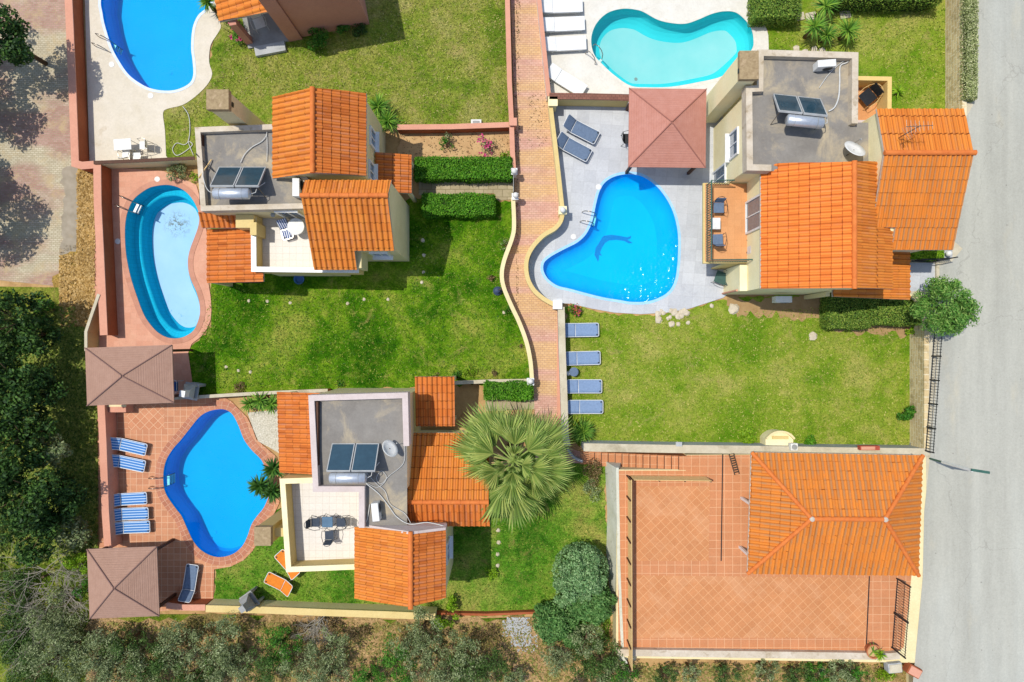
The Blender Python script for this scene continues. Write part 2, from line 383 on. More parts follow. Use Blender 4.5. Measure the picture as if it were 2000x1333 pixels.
m_roof_thin = rooftile('clay_roof_tiles_brown_pans', base='#cf7a2e', light='#dc8a38', dark='#be6a28', gap='#8f4a18', patch='#a8784e', gw=.035, patchv=.95, var=.72, pl=.34)
m_ridge = plain('clay_ridge', '#d67a38', '#c8682c', 3, .75, bscale=40)
m_mortar = plain('pale_mortar', '#c9bdae', '#b4a694', 4, .9)
m_yellow = plain('yellow_plaster', '#d8c184', '#cfb676', .8, .9, grime='#b59c62', gscale=.9, gl=.62, gh=.85)
m_cream_w = plain('cream_plaster', '#e6d6a6', '#dccb98', .7, .9, grime='#a99d7c', gscale=.8, gl=.62, gh=.85)
m_pale_y = plain('pale_yellow_plaster', '#f6e9bc', '#eedfac', .7, .9, grime='#c8bb8c', gscale=.7, gl=.62, gh=.85)
m_salmon = plain('salmon_plaster', '#d49a80', '#ca8f76', .8, .9, grime='#a66a52', gscale=1, gl=.65, gh=.85)
m_rust = plain('rust_brown_plaster', '#a85c38', '#964e2c', .9, .9, grime='#a2613c', gscale=1.3, bump=.4)
m_hsalmon = plain('house_salmon_plaster', '#c88e7a', '#bd826f', .5, .9, grime='#9b6452', gscale=.6, gl=.65, gh=.85)
m_parapet = plain('weathered_parapet', '#cfc2ae', '#b7a78e', 1.5, .9, grime='#8f7a5a', gscale=1.7, gl=.55, gh=.75)
m_parapet_p = plain('pinkish_parapet', '#cfc0ba', '#c2b2aa', 1.5, .9, grime='#a2917e', gscale=1.5, gl=.62, gh=.8)
m_flat = plain('bitumen_flat_roof', '#8d8880', '#7b766f', 1.0, .9, grime='#b3a488', gscale=.45, gl=.5, gh=.66, bscale=12, bump=.5)
m_stonecap = plain('mottled_stone_cap', '#a8926e', '#8c7656', 6, .9, grime='#c2a888', gscale=4)
m_wtile = tiles('white_terrace_tiles', ('#d9d2c8', '#d5cec3'), '#c4bbae', .33, .33, .010, rough=.5, bump=.15, tint=.08)
m_btile = tiles('beige_terrace_tiles', ('#cfc4b0', '#cbbfaa'), '#b9ab95', .33, .33, .010, rough=.5, bump=.15, tint=.08)
m_otile = tiles('orange_balcony_tiles', ('#cf9562', '#c78c5a'), '#c08654', .33, .33, .006, rough=.5, bump=.1, tint=.1)
m_gaz = NT('brown_shingle')
def _gz(n, a, b):
    v = n.obj(); sp = n.n('ShaderNodeSeparateXYZ'); n.l(v, sp.inputs[0])
    r = n.math('MAXIMUM', n.math('ABSOLUTE', sp.outputs[0]), n.math('ABSOLUTE', sp.outputs[1]))
    fr = n.math('FRACT', n.math('MULTIPLY', r, 9.0)); k = n.ramp(fr, [(0, g(.72)), (.18, g(1)), (1, g(1))])
    c = n.ramp(n.noise(3, 5, .7), [(.3, srgb(a)), (.7, srgb(b))]); c = n.mix(.75, c, k, 'MULTIPLY')
    c = n.mix(.3, c, n.ramp(n.noise(30, 3, .8), [(.3, g(.5)), (.7, g(1.2))]), 'MULTIPLY')
    n.col(c); n.rough(.9); n.bump(fr, .4, .01); return n.m
m_gaz = _gz(m_gaz, '#a5826f', '#9a7764')
m_gaz_r = _gz(NT('red_brown_shingle'), '#bb8474', '#b07664')
m_wood = plain('dark_stained_wood', '#5a3a28', '#4a2e20', 6, .7)
m_lwood = plain('yellow_pine_boards', '#e3c186', '#d6b072', 8, .7)
m_white = plain('white_enamel', '#e3e3e0', '#d8d8d4', 2, .4, bump=0, spec=.5)
m_whitep = plain('white_plastic', '#e0dfda', '#d3d1ca', 3, .5, bump=0)
m_grey = plain('grey_concrete', '#a2a29e', '#8e8e8a', 2.5, .9, grime='#77756e')
m_lgrey = plain('pale_grey_stone', '#b7b8b6', '#a3a5a4', 2.5, .9, grime='#85857f')
m_stone = plain('pale_stone', '#cfc3ac', '#b9ab90', 4, .9, bump=.6)
m_slab = tiles('stone_slab_walk', ('#b3a587', '#a39576'), '#877a5c', .5, .4, .02, off=.5, rough=.9, stain=('#8f8464', 2, .5, .7))
m_stwall = tiles('stone_retaining_face', ('#dcc79a', '#c8b082'), '#e0d2b0', .38, .22, .03, off=.5, rough=.95, stain=('#8b7a52', 1.4, .5, .7), bump=.8, vec='yz')
m_kerb = plain('pale_kerb', '#c9bfa6', '#b7ab90', 1.5, .9, grime='#998d72')
m_steel = plain('brushed_steel', '#c3c8ce', '#b4bac2', 8, .42, .55, bump=0)
m_chrome = plain('polished_steel_rail', '#9d9488', '#8a8278', 8, .25, .9, bump=0)
m_black = plain('black_metal', '#1d1f22', '#24272b', 6, .5, bump=0)
m_gmetal = plain('green_painted_metal', '#3f665a', '#36594e', 6, .5, bump=0)
m_glass = plain('collector_glass', '#263f4c', '#2e4a58', 3, .12, 0, bump=0, spec=.8)
m_wglass = plain('window_glass', '#5d6d7a', '#48586a', 3, .08, 0, bump=0, spec=.9)
m_pipe = plain('white_pipe', '#cfcfcb', '#bdbdb8', 6, .6, bump=0)
m_ystripe = stripes('blue_white_stripes', '#2d70b2', '#b4cade', .135, .70)
m_dstripe = stripes('navy_white_stripes', '#1f3f7c', '#d4d8de', .10, .55)
m_mesh_b = plain('grey_blue_mesh_fabric', '#7e95b4', '#7389a8', 9, .75, bump=.3, bscale=90)
m_mesh_s = plain('slate_mesh_fabric', '#66788f', '#5b6c83', 9, .75, bump=.3, bscale=90)
m_orange = plain('orange_canvas', '#dd8126', '#d0741d', 4, .8)
m_darkfab = plain('dark_mesh_fabric', '#3c4654', '#333c49', 9, .7)
m_greenfab = plain('dark_green_fabric', '#3e5c54', '#34504a', 9, .7)
m_trunk = plain('bark', '#6d5a42', '#574531', 5, .95, bump=.9, bscale=12)
m_twig = plain('dead_grey_twigs', '#a7a091', '#8a8172', 6, .95)
m_fr = leafmat('palm_frond', ['#6c883e', '#98b058', '#c2c872'], .35)
m_frd = leafmat('dry_palm_frond', ['#a58a5a', '#bfa070', '#cbb184'], .2)
m_yuc = leafmat('yucca_leaf', ['#3f6f22', '#689630', '#98b844'], .2)
m_hedge = leafmat('hedge_leaf', ['#376c10', '#529018', '#7cb030'], .3)
m_hedge_d = leafmat('privet_leaf', ['#44661f', '#6a8c30', '#9cac48'], .25)
m_olive = leafmat('olive_leaf', ['#566838', '#7f8e5c', '#a6ae80'], .2)
m_green = leafmat('broad_green_leaf', ['#265a14', '#3f7a20', '#64982e'], .2)
m_dark = leafmat('dark_evergreen_leaf', ['#1c3614', '#31521e', '#54742e'], .15)
m_pine = leafmat('grey_green_conifer', ['#4a7040', '#769c60', '#a0bc84'], .2)
m_tree = leafmat('grey_green_tree_leaf', ['#45782c', '#689a3e', '#9cba62'], .25)
m_brownleaf = leafmat('brown_scrub_leaf', ['#5c4a2e', '#77623f', '#8d7a54'], .1)
m_lime = leafmat('lime_leaf', ['#5c8a10', '#7fa81a', '#a2c030'], .3)
m_flower = leafmat('pink_flower', ['#a31446', '#d03a78', '#e26a9c'], .2)
m_flower2 = leafmat('mixed_flower', ['#b02a2a', '#d0803a', '#c83a80'], .2)
m_hs = leafmat('variegated_leaf', ['#6a7a3e', '#9aa468', '#d0d0a0'], .2)
# ---------------------------------------------------------------- roofs
def tile_roof(poly, parent, name='roof', mat=None, tw=.25, cl=.40, caps=(), slab=.10, slabmat=None, amp=.068, jit=.012, seed=1, capr=.11, label=None):
    mat = mat or m_roof
    poly = [Vector(p) for p in poly]; n = Vector((0, 0, 0))
    for i in range(len(poly)): n += poly[i].cross(poly[(i + 1) % len(poly)])
    n.normalize()
    if n.z < 0: n = -n; poly = poly[::-1]
    d = Vector((n.x, n.y, -(n.x ** 2 + n.y ** 2) / n.z)).normalized(); a = n.cross(d)
    o = max(poly, key=lambda p: p.z); us = [(p - o).dot(a) for p in poly]; vs_ = [(p - o).dot(d) for p in poly]
    u0 = math.floor(min(us) / tw) - 1; u1 = math.ceil(max(us) / tw) + 1; v1 = math.ceil(max(vs_) / cl) + 1; v0 = math.floor(min(vs_) / cl) - 1
    K = 9; rnd = random.Random(seed); verts = []; uvs = []
    rows = []
    for k in range(v0, v1):
        rows.append((k * cl + .0005, 0.0, k)); rows.append(((k + 1) * cl, .028, k))
    cols = []
    for t in range(u0, u1):
        for q in range(K): cols.append((t, q / K))
    cols.append((u1, 0.0))
    jt = {(t, k): (rnd.uniform(-jit, jit), rnd.uniform(-.008, .008)) for t in range(u0 - 1, u1 + 1) for k in range(v0 - 1, v1 + 1)}
    for v, h, k in rows:
        for t, q in cols:
            pr = amp * math.sin(math.pi * q / .56) ** .8 if 0 < q < .56 else (-.006 * math.sin(math.pi * (q - .56) / .44) if q >= .56 else 0)
            jv, jz = jt[(t, k)]
            p = o + a * ((t + q) * tw) + d * (v + (jv if 0 < q < .56 else 0)) + n * (pr + h + (jz if 0 < q < .56 else 0))
            verts.append(p); uvs.append((t + q - u0 + .001, v / cl - v0))
    nc = len(cols); faces = []
    for r in range(len(rows) - 1):
        for c in range(nc - 1): faces.append((r * nc + c, r * nc + c + 1, (r + 1) * nc + c + 1, (r + 1) * nc + c))
    me = bpy.data.meshes.new(name); me.from_pydata([tuple(p) for p in verts], [], faces)
    uvl = me.uv_layers.new(name='UVMap'); idx = np.empty(len(me.loops), int); me.loops.foreach_get('vertex_index', idx)
    U = np.array(uvs)[idx]
    # riser faces take the lower tile's row
    uvl.data.foreach_set('uv', U.ravel())
    bm = bmesh.new(); bm.from_mesh(me)
    for i in range(len(poly)):
        e = poly[(i + 1) % len(poly)] - poly[i]; no = Vector((e.y, -e.x, 0)).normalized()
        bmesh.ops.bisect_plane(bm, geom=bm.verts[:] + bm.edges[:] + bm.faces[:], plane_co=poly[i], plane_no=no, clear_outer=True)
    for f in bm.faces:
        if f.normal.z < 0: f.normal_flip()
    org = ORG.get(parent.name, Vector((0, 0, 0)))
    for v in bm.verts: v.co -= org
    bm.to_mesh(me); bm.free(); me.materials.append(mat)
    ob = bpy.data.objects.new(name, me); COL.objects.link(ob); ob.parent = parent; ORG[ob.name] = org
    if label: ob['label'] = label
    if slab:
        m = MB(); nn = len(poly)
        top = [p - Vector((0, 0, .015)) for p in poly]; bot = [p - Vector((0, 0, .015 + slab)) for p in poly]
        m.add(top + bot, [tuple(range(nn)), tuple(range(nn, 2 * nn))[::-1]] + [(i, nn + i, nn + (i + 1) % nn, (i + 1) % nn) for i in range(nn)])
        m.build('roof_deck', slabmat or m_mortar, ob)
    for p0, p1 in caps: ridge(p0, p1, ob, capr)
    return ob
def ridge(p0, p1, parent, r=.11, name='ridge_tiles'):
    p0 = Vector(p0) + Vector((0, 0, .05)); p1 = Vector(p1) + Vector((0, 0, .05)); L = (p1 - p0).length; k = max(1, round(L / .42)); path = []; rs = []
    for i in range(k):
        a = p0.lerp(p1, i / k); b = p0.lerp(p1, (i + 1) / k - .002 / L)
        path += [a, b]; rs += [r * .93, r * 1.1]
    MB().tube(path, r, 12, rs=rs).build(name, m_ridge, parent, smooth=False)

def wallbox(x0, x1, y0, y1, z0, z1, mat, parent, name='wall'):
    return MB().box2(x0, x1, y0, y1, z0, z1).build(name, mat, parent)
def gable_body(parent, axis, a0, a1, prof, mat, z0=0, name='wall'):
    """walls under a gable roof: prof = [(s, z)..] across the ridge, axis = direction of the ridge"""
    pts = [(s, z) for s, z in prof]; base = [(pts[0][0], z0)] + pts + [(pts[-1][0], z0)]; n = len(base); m = MB(); vs = []
    for a in (a0, a1):
        for s, z in base: vs.append((s, a, z) if axis == 'y' else (a, s, z))
    m.add(vs, [tuple(range(n)), tuple(range(n, 2 * n))[::-1]] + [(i, (i + 1) % n, n + (i + 1) % n, n + i) for i in range(n)])
    return m.build(name, mat, parent)
def parapet(parent, loop, w, z0, z1, mat, name='parapet', closed=True):
    """low wall running inside the outline 'loop'"""
    ins = Vector((sum(p[0] for p in loop) / len(loop), sum(p[1] for p in loop) / len(loop))); n = len(loop)
    A = sum(loop[i][0] * loop[(i + 1) % n][1] - loop[(i + 1) % n][0] * loop[i][1] for i in range(n))
    if A < 0: loop = loop[::-1]
    inner = []
    for i in range(n):
        p0, p, p1 = Vector(loop[i - 1]), Vector(loop[i]), Vector(loop[(i + 1) % n])
        e0 = (p - p0).normalized(); e1 = (p1 - p).normalized(); n0 = Vector((-e0.y, e0.x)); n1 = Vector((-e1.y, e1.x))
        bis = (n0 + n1).normalized(); inner.append(p + bis * (w / max(.3, bis.dot(n0))))
    m = MB(); vs = [(p[0], p[1], z) for z in (z0, z1) for p in loop] + [(p[0], p[1], z) for z in (z0, z1) for p in inner]
    fs = []
    for i in range(n):
        j = (i + 1) % n
        fs += [(i, j, n + j, n + i), (2 * n + j, 2 * n + i, 3 * n + i, 3 * n + j), (n + i, n + j, 3 * n + j, 3 * n + i), (j, i, 2 * n + i, 2 * n + j)]
    return m.add(vs, fs).build(name, mat, parent)
def wall_window(parent, c, w, h, face, depth=.07, door=False, bars=1):
    """window on a wall; face = '+x','-x','+y','-y' outward direction, c centre on the wall plane"""
    rz = {'+x': 0, '-x': math.pi, '+y': math.pi / 2, '-y': -math.pi / 2}[face]; M = Matrix.Rotation(rz, 4, 'Z'); c = Vector(c)
    def L(x, y, z): return c + M @ Vector((x, y, z))
    fr = MB()
    for y in (-w / 2, w / 2): fr.box(L(.03, y, 0), (.10, .09, h + .09), M=M)
    for z in (-h / 2, h / 2): fr.box(L(.03, 0, z), (.096, w - .09, .09), M=M)
    for b in range(bars): fr.box(L(.025, -w / 2 + w * (b + 1) / (bars + 1), 0), (.06, .05, h - .09), M=M)
    f = fr.build('door' if door else 'window', m_white, parent)
    MB().box(L(.012, 0, 0), (.02, w - .09, h - .09), M=M).build('pane', m_wglass, f)
    if not door: MB().box(L(.10, 0, -h / 2 - .07), (.26, w + .2, .045), M=M).build('sill', m_white, f)
    return f

# ---------------------------------------------------------------- ground, plateau, road
Z1 = 1.3                                   # the street and the tiled terrace lie this much above the gardens
rim1 = spline([(196.4, 0), (199, 25), (204, 51), (217, 92), (229.6, 117), (251, 148), (278, 168), (301, 177), (329, 180), (352, 176), (372.5, 164.5), (380, 148), (379, 122), (376, 97), (377, 69), (381, 48.5), (390, 31), (405.6, 16.6), (424, -15), (426, -60), (395, -110), (330, -135), (255, -120), (208, -60)])
rim2 = spline([(288, 370), (306, 364), (329, 362), (349.5, 367), (365, 376.5), (376, 389), (385, 405), (390, 422), (388, 443), (380, 466), (372.5, 486), (368, 507), (369, 530), (375, 550), (384, 570), (390, 591), (391.5, 606), (390, 620), (381, 643), (367, 655), (349.5, 661), (329, 660), (311, 651), (296, 636), (281, 613), (265, 570), (255, 537), (247.5, 499), (245, 463), (246, 435), (251, 412), (263, 389)])
rim3 = spline([(431, 798.5), (408, 803), (390, 814), (372.5, 835), (354.6, 857.6), (337, 878), (324, 901), (319, 930), (323, 962), (343, 993), (354.6, 1008), (365, 1031), (377.5, 1057), (393, 1075), (413, 1086), (434, 1088.7), (457, 1082), (474.5, 1067), (485, 1046.6), (492, 1026), (502, 1010), (515, 994), (522, 980), (528, 962), (527, 940), (514, 901.5), (493, 878.6), (478, 858), (468, 832.6), (457.6, 812), (447, 802)])
rim4 = spline([(1153, 84), (1157, 59), (1170, 38), (1190, 23), (1218, 16.6), (1244, 19), (1258.7, 24), (1284, 38), (1310, 44.6), (1338, 46), (1363, 38), (1389, 27), (1414, 21.7), (1437, 24), (1455, 38), (1468, 56), (1472.5, 76.5), (1470, 97), (1448, 122), (1411.7, 150.5), (1363, 163), (1310, 172), (1264, 173), (1231, 170), (1200.5, 150.5), (1177.6, 130), (1159.7, 109.7)])
rim5 = spline([(1059, 524.5), (1061.5, 512), (1073, 501.5), (1091, 491), (1111, 481), (1129, 471), (1144, 455.6), (1154, 435), (1159, 415), (1162, 399.5), (1169, 374), (1180, 356), (1198, 344.6), (1221, 339.5), (1246, 341), (1264, 348.5), (1284, 364), (1302, 387), (1315, 412), (1322.5, 438), (1326, 466), (1325.5, 499), (1323.7, 524.5), (1319, 550), (1308, 570), (1289, 583), (1264, 591), (1233, 592), (1208, 588), (1177.6, 583), (1147, 575.5), (1114, 566.6), (1088, 560), (1070, 547.5), (1061.5, 534.7)])
RIM = [resample(PP(r), 150) for r in (rim1, rim2, rim3, rim4, rim5)]
BIG = 160
ground = sheet('ground', [(-BIG, -BIG), (BIG, -BIG), (BIG, BIG), (-BIG, BIG)], -.02, m_dirt, holes=[offset(r, .05) for r in RIM])
plateau = [(23.0, 90), (23.0, 11.0), (21.0, 10.4), (19.3, 9.9), (19.3, 2.9), (20.3, 2.3), (21.1, 1.6), (21.1, -5.72), (8.9, -5.80), (8.9, -6.55), (5.35, -6.55), (5.3, -15.9), (5.9, -16.15), (20.8, -16.4), (20.9, -90), (BIG, -90), (BIG, 90)]
MB().prism(plateau, -.5, Z1 - .012).build('terrace_embankment', m_cream_w)['kind'] = 'structure'
bpy.data.objects['terrace_embankment']['label'] = 'raised ground that carries the street and the tiled terrace'
rl = [(1912, -400), (1911, 0), (1909, 120), (1908, 190), (1890, 225), (1868, 240), (1862, 470), (1880, 486), (1858, 512), (1834, 520), (1834, 565), (1840, 600), (1836, 650), (1828, 760), (1817, 885), (1805, 1000), (1802, 1130), (1788, 1280), (1783, 1333), (1770, 1500), (1750, 1900)]
road_poly = PP(rl, Z1) + [(BIG, -60), (BIG, 60)]
road_poly = [(23.8, 60)] + PP(rl[1:-2], Z1) + [(20.7, -60), (60, -60), (60, 60)]
sheet('road', road_poly, Z1 + .004, m_road)
verge = sheet('road_verge', [(22.98, 60), (22.98, 11.05), (21.0, 10.45), (19.35, 9.9), (19.35, 2.9), (21.08, 2.0), (21.08, -5.7), (21.2, -16.0), (20.9, -60), (23, -60), (26, 0), (26, 60)], Z1, m_kerb)

# driveway on the far left
sheet('driveway', PP([(-400, -300), (60, -300), (58, -10), (135, -10), (149, 330), (168, 480), (118, 500), (116, 560), (0, 548), (-400, 540)]), .0, m_drive)
sheet('gravel_verge', ragged(PP([(122, 330), (152, 330), (160, 400), (163, 470), (158, 520), (118, 500), (125, 400)]), .1), .006, m_gravel)
sheet('dry_grass_strip', ragged(PP([(152, 331), (183, 331), (195, 560), (186, 585), (166, 650), (118, 640), (105, 560), (117, 505), (160, 480), (160, 400)]), .12), .010, grass('straw_grass', ['#8a7638', '#a98b48', '#bd9c58', '#7c7a34'], .6, '#a8804a', .5, .7, 55))
sheet('left_scrub_ground', PP([(-500, 552), (118, 562), (140, 650), (170, 660), (195, 1200), (430, 1200), (800, 1212), (1045, 1205), (1225, 1300), (1235, 1500), (-500, 1600)]), .014, m_scrub)
sheet('soil_below_the_wall', ragged(PP([(176, 1212), (330, 1206), (430, 1200), (800, 1212), (1045, 1205), (1225, 1300), (1900, 1300), (1900, 1500), (176, 1500)]), .2, .5), .018, m_scrub2)
# lawns
LA = sheet('lawn_north', ragged(PP([(318, 186), (400, 160), (415, 90), (425, 60), (424, -200), (990, -200), (992, 0), (1000, 246), (775, 249), (420, 300), (378, 312), (322, 312)])), .012, m_lawnA)
LB = sheet('lawn_centre', ragged(PP([(402, 470), (420, 430), (560, 400), (760, 395), (800, 388), (1003, 392), (1003, 450), (985, 505), (980, 540), (986, 570), (1016, 630), (1032, 680), (1040, 748), (880, 752), (640, 764), (345, 776), (365, 690), (413, 640), (412, 560)])), .012, m_lawnB)
LC = sheet('lawn_east', ragged(PP([(1102, 600), (1118, 598), (1157, 606), (1200, 613), (1251, 616), (1302, 613), (1345, 606), (1412, 585), (1640, 568), (1660, 560), (1800, 570), (1786, 660), (1780, 880), (1115, 868), (1104, 700)])), .012, m_lawnC)
LD = sheet('lawn_north_east', ragged(PP([(1478, 30), (1500, 60), (1502, 110), (1850, 260), (1853, 200), (1851, -300), (1480, -300)])), .012, m_lawnC)
LE = sheet('lawn_south', ragged(PP([(418, 1190), (419, 1109), (451, 1104), (476, 1091), (494, 1073), (511, 1046), (524, 1022), (541, 996), (700, 990), (860, 990), (1000, 880), (1195, 895), (1182, 950), (1192, 1250), (1050, 1200), (850, 1204)])), .012, grass('lawn_south_grass', ['#2c5812', '#4f7f1e', '#7a9434', '#a3994f'], .3, '#a98a58', .6, .78, 71))
sheet('flower_bed', ragged(PP([(778, 258), (1000, 252), (1000, 318), (780, 318)])), .020, m_bed)
sheet('garden_bed_earth', ragged(PP([(1420, 585), (1650, 580), (1800, 600), (1790, 655), (1700, 652), (1640, 650), (1600, 622), (1440, 620)]), .14), .020, plain('garden_bed_soil', '#a88a60', '#96784f', 2, .95, bump=.8, bscale=15))  # mottled brown soil of the bed
sheet('stone_walk', PP([(818, 352), (1003, 346), (1003, 390), (972, 392), (965, 378), (818, 382)]), .024, m_slab)
sheet('stone_walk', PP([(948, 782), (1045, 778), (1045, 800), (948, 803)]), .024, m_slab)
# brick path
path_l = spline([(992, -300), (998, 0), (1004, 200), (1006, 380), (1006, 440), (1001, 470), (986, 510), (981, 540), (988, 572), (1016, 630), (1034, 690), (1040, 745), (1044, 800), (1046, 900)], 5, False)
path_r = spline([(1046, -300), (1056, 0), (1068, 100), (1074, 190), (1090, 340), (1098, 405), (1096, 430), (1082, 446), (1056, 464), (1036, 490), (1029, 515), (1031, 545), (1042, 568), (1064, 588), (1086, 598), (1092, 640), (1097, 760), (1100, 850), (1125, 880), (1175, 882)], 5, False)
sheet('brick_path', PP(path_l) + PP([(1100, 905), (1175, 905)]) + PP(path_r[::-1]), .030, m_path)
MB().box2(X(1088), X(1094.5), Y(870), Y(600), 0, .10).build('path_edging', m_salmon)['kind'] = 'structure'

# pool surrounds
d1 = PP([(160, -220), (176, 322), (330, 312)]) + PP(spline([(325, 305), (322.7, 255), (319, 222), (329, 213), (357, 206), (382.6, 189), (405.6, 166), (415, 145), (409, 122), (412, 89), (426, 66), (432, 50), (420, 25), (425, 0), (440, -60)], 3, False)) + PP([(445, -220)])
sheet('pool_deck', d1, .040, m_cream, holes=[RIM[0]], thick=.05)
d2 = PP([(186, 325), (321, 335), (332, 342), (352, 350), (370, 355), (384, 362.5), (395, 400), (402, 440), (405.6, 463), (408, 504), (408, 555), (412, 580), (413.5, 606), (412, 625), (405, 642), (393, 658), (375, 672), (368, 690), (378, 760), (372, 774), (180, 786), (178, 650)])
sheet('pool_deck', d2, .040, m_salmon_deck, holes=[RIM[1]], thick=.05)
d3 = PP([(190, 786), (345, 778), (440, 777), (452, 784), (465, 797), (483, 815), (493, 835), (501, 858), (521.4, 876), (540, 892), (549, 925), (551, 960), (545, 985), (538, 999.5), (522, 1025), (510, 1048), (494, 1076), (476.5, 1094), (451, 1106.6), (419, 1112), (417, 1178), (330, 1192), (176, 1210), (196, 1060)])
sheet('pool_deck', d3, .045, m_terra, holes=[offset(RIM[2], .05)], thick=.05)
sheet('deck_tile_inlay', PP([(248, 792), (322, 790), (322, 838), (252, 840)]), .049, m_terra_d)
d4 = PP([(1052, -200), (1062, 80), (1075, 186), (1228, 190), (1440, 200), (1475, 130), (1501, 97), (1500, 69), (1493, 46), (1474, 33), (1470, -200)])
sheet('pool_deck', d4, .040, m_white_deck, holes=[RIM[3]], thick=.05)
d5 = PP([(1078, 200), (1440, 200), (1440, 560), (1412, 582), (1345, 603.6), (1302, 611), (1251, 614), (1200, 611), (1157, 603.6), (1116, 594), (1090, 592), (1066, 586), (1046, 568), (1034, 545), (1032, 515), (1040, 490), (1060, 468), (1086, 450), (1101, 432), (1102, 405)])
sheet('pool_deck', d5, .040, m_grey_deck, holes=[RIM[4]], thick=.05)
sheet('pebble_bed', PP([(484, 806), (548, 800), (550, 888), (530, 876), (505, 862), (496, 840)]), .055, plain('white_pebbles', '#d9d2bf', '#a09880', 14, .9, bump=1, bscale=40))

# ---------------------------------------------------------------- pools
def coping(rim, w, z, mat, parent, inner=0.0, brick=.2, rows=1, name='coping', h=.03):
    n = len(rim); a = offset(rim, inner); b = offset(rim, inner + w); m = MB(); m.uv = []; L = 0; vs = []
    for i in range(n + 1):
        j = i % n
        vs += [(a[j][0], a[j][1], z), (b[j][0], b[j][1], z), (b[j][0], b[j][1], z - h), (a[j][0], a[j][1], z - h)]
        u = L / brick; m.uv += [(u, 0.02), (u, rows - .02), (u, rows - .02), (u, .02)]
        L += (Vector(rim[(j + 1) % n]) - Vector(rim[j])).length
    fs = []
    for i in range(n):
        k = 4 * i
        for q in range(4): fs.append((k + q, k + (q + 1) % 4, k + 4 + (q + 1) % 4, k + 4 + q))
    m.add(vs, fs); return m.build(name, mat, parent)
def basin(rim, prof, mats, parent):
    """prof = [(inset, z), ...] rings going down; the last ring is closed by the floor"""
    A = sum(rim[i][0] * rim[(i + 1) % len(rim)][1] - rim[(i + 1) % len(rim)][0] * rim[i][1] for i in range(len(rim)))
    if A < 0: rim = rim[::-1]
    n = len(rim); m = MB(); rings = [[(p[0], p[1], z) for p in offset(rim, -ins)] for ins, z in prof]
    vs = [p for r in rings for p in r]; fs = []
    m.uv = []
    L = [0]
    for i in range(n): L.append(L[-1] + (Vector(rim[(i + 1) % n]) - Vector(rim[i])).length)
    dep = 0
    for k, r in enumerate(rings):
        if k: dep += math.hypot(prof[k][0] - prof[k - 1][0], prof[k][1] - prof[k - 1][1])
        m.uv += [(L[i], dep) for i in range(n)]
    for k in range(len(rings) - 1):
        for i in range(n): fs.append((k * n + i, (k + 1) * n + i, (k + 1) * n + (i + 1) % n, k * n + (i + 1) % n))
    m.add(vs, fs); w = m.build('basin_wall', mats[0], parent, recalc=False, smooth=len(prof) > 9)
    sheet('basin_floor', [(p[0], p[1]) for p in rings[-1]], prof[-1][1], mats[1], parent=parent)
    return w
def pt_in(poly, x, y):
    c = False; j = len(poly) - 1
    for i in range(len(poly)):
        if (poly[i][1] > y) != (poly[j][1] > y) and x < (poly[j][0] - poly[i][0]) * (y - poly[i][1]) / (poly[j][1] - poly[i][1]) + poly[i][0]: c = not c
        j = i
    return c
def wave_sheet(rim, zw, mat, parent, c, st=.045):
    from mathutils import noise as MN
    big = offset(rim, .1); x0 = min(p[0] for p in big); x1 = max(p[0] for p in big); y0 = min(p[1] for p in big); y1 = max(p[1] for p in big)
    nx = int((x1 - x0) / st) + 1; ny = int((y1 - y0) / st) + 1; vs = []; fs = []
    for j in range(ny + 1):
        for i in range(nx + 1):
            x, y = x0 + i * st, y0 + j * st
            # a breeze ruffles the south east end of the pool
            m = min(1, max(0, (x - 5.6) * .22 - (y - 4.4) * .26)); m = m * m * (3 - 2 * m)
            h = MN.noise(Vector((x * 3.1, y * 4.2, 1))) * .050 + MN.noise(Vector((x * 7.5, y * 9.5, 5))) * .060
            vs.append((x, y, zw + h * (.08 + .92 * m) + .004 * MN.noise(Vector((x * .9, y * .9, 2)))))
    keep = set()
    for j in range(ny):
        for i in range(nx):
            if pt_in(big, x0 + (i + .5) * st, y0 + (j + .5) * st): a = j * (nx + 1) + i; fs.append((a, a + 1, a + nx + 2, a + nx + 1))
    used = sorted({i for f in fs for i in f}); mp = {a: b for b, a in enumerate(used)}
    MB().add([vs[i] for i in used], [tuple(mp[i] for i in f) for f in fs]).build('water_surface', mat, parent, smooth=True, recalc=False)
def pool(rim, label, wallm, floorm, water, zw=-.07, depth=1.35, prof=None, cop=None, waves=False):
    c = (sum(p[0] for p in rim) / len(rim), sum(p[1] for p in rim) / len(rim), 0)
    t = thing('swimming_pool', label, 'swimming pool', c)
    basin(rim, prof or [(0, .036), (0, -.12), (.03, -depth * .8), (.12, -depth * .97), (.25, -depth)], (wallm, floorm), t)
    if waves: wave_sheet(rim, zw, water, t, c)
    elif water: sheet('water_surface', offset(rim, .0), zw, water, parent=t)
    if cop: coping(rim, cop[0], cop[1], cop[2], t, inner=cop[3] if len(cop) > 3 else 0, brick=cop[4] if len(cop) > 4 else .2, rows=cop[5] if len(cop) > 5 else 1)
    return t
def poolmat(name, a, b, tile=None, sc=.6):
    n = NT(name); c = n.ramp(n.noise(sc, 4, .6), [(.3, srgb(a)), (.7, srgb(b))])
    if tile:
        uv = n.n('ShaderNodeTexCoord').outputs['UV']; br = n.n('ShaderNodeTexBrick', offset=0); n.l(uv, br.inputs['Vector']); br.inputs['Scale'].default_value = 1
        br.inputs['Brick Width'].default_value = .22; br.inputs['Row Height'].default_value = .16; br.inputs['Mortar Size'].default_value = .012
        br.inputs['Color1'].default_value = g(1); br.inputs['Color2'].default_value = g(.9); br.inputs['Mortar'].default_value = g(.72)
        c = n.mix(tile, c, br.outputs['Color'], 'MULTIPLY')
    n.col(c); n.rough(.8); n.b.inputs['Specular IOR Level'].default_value = 0; return n.m
WB = watermat('pool_water', (.55, .96, 1, 1), .10)
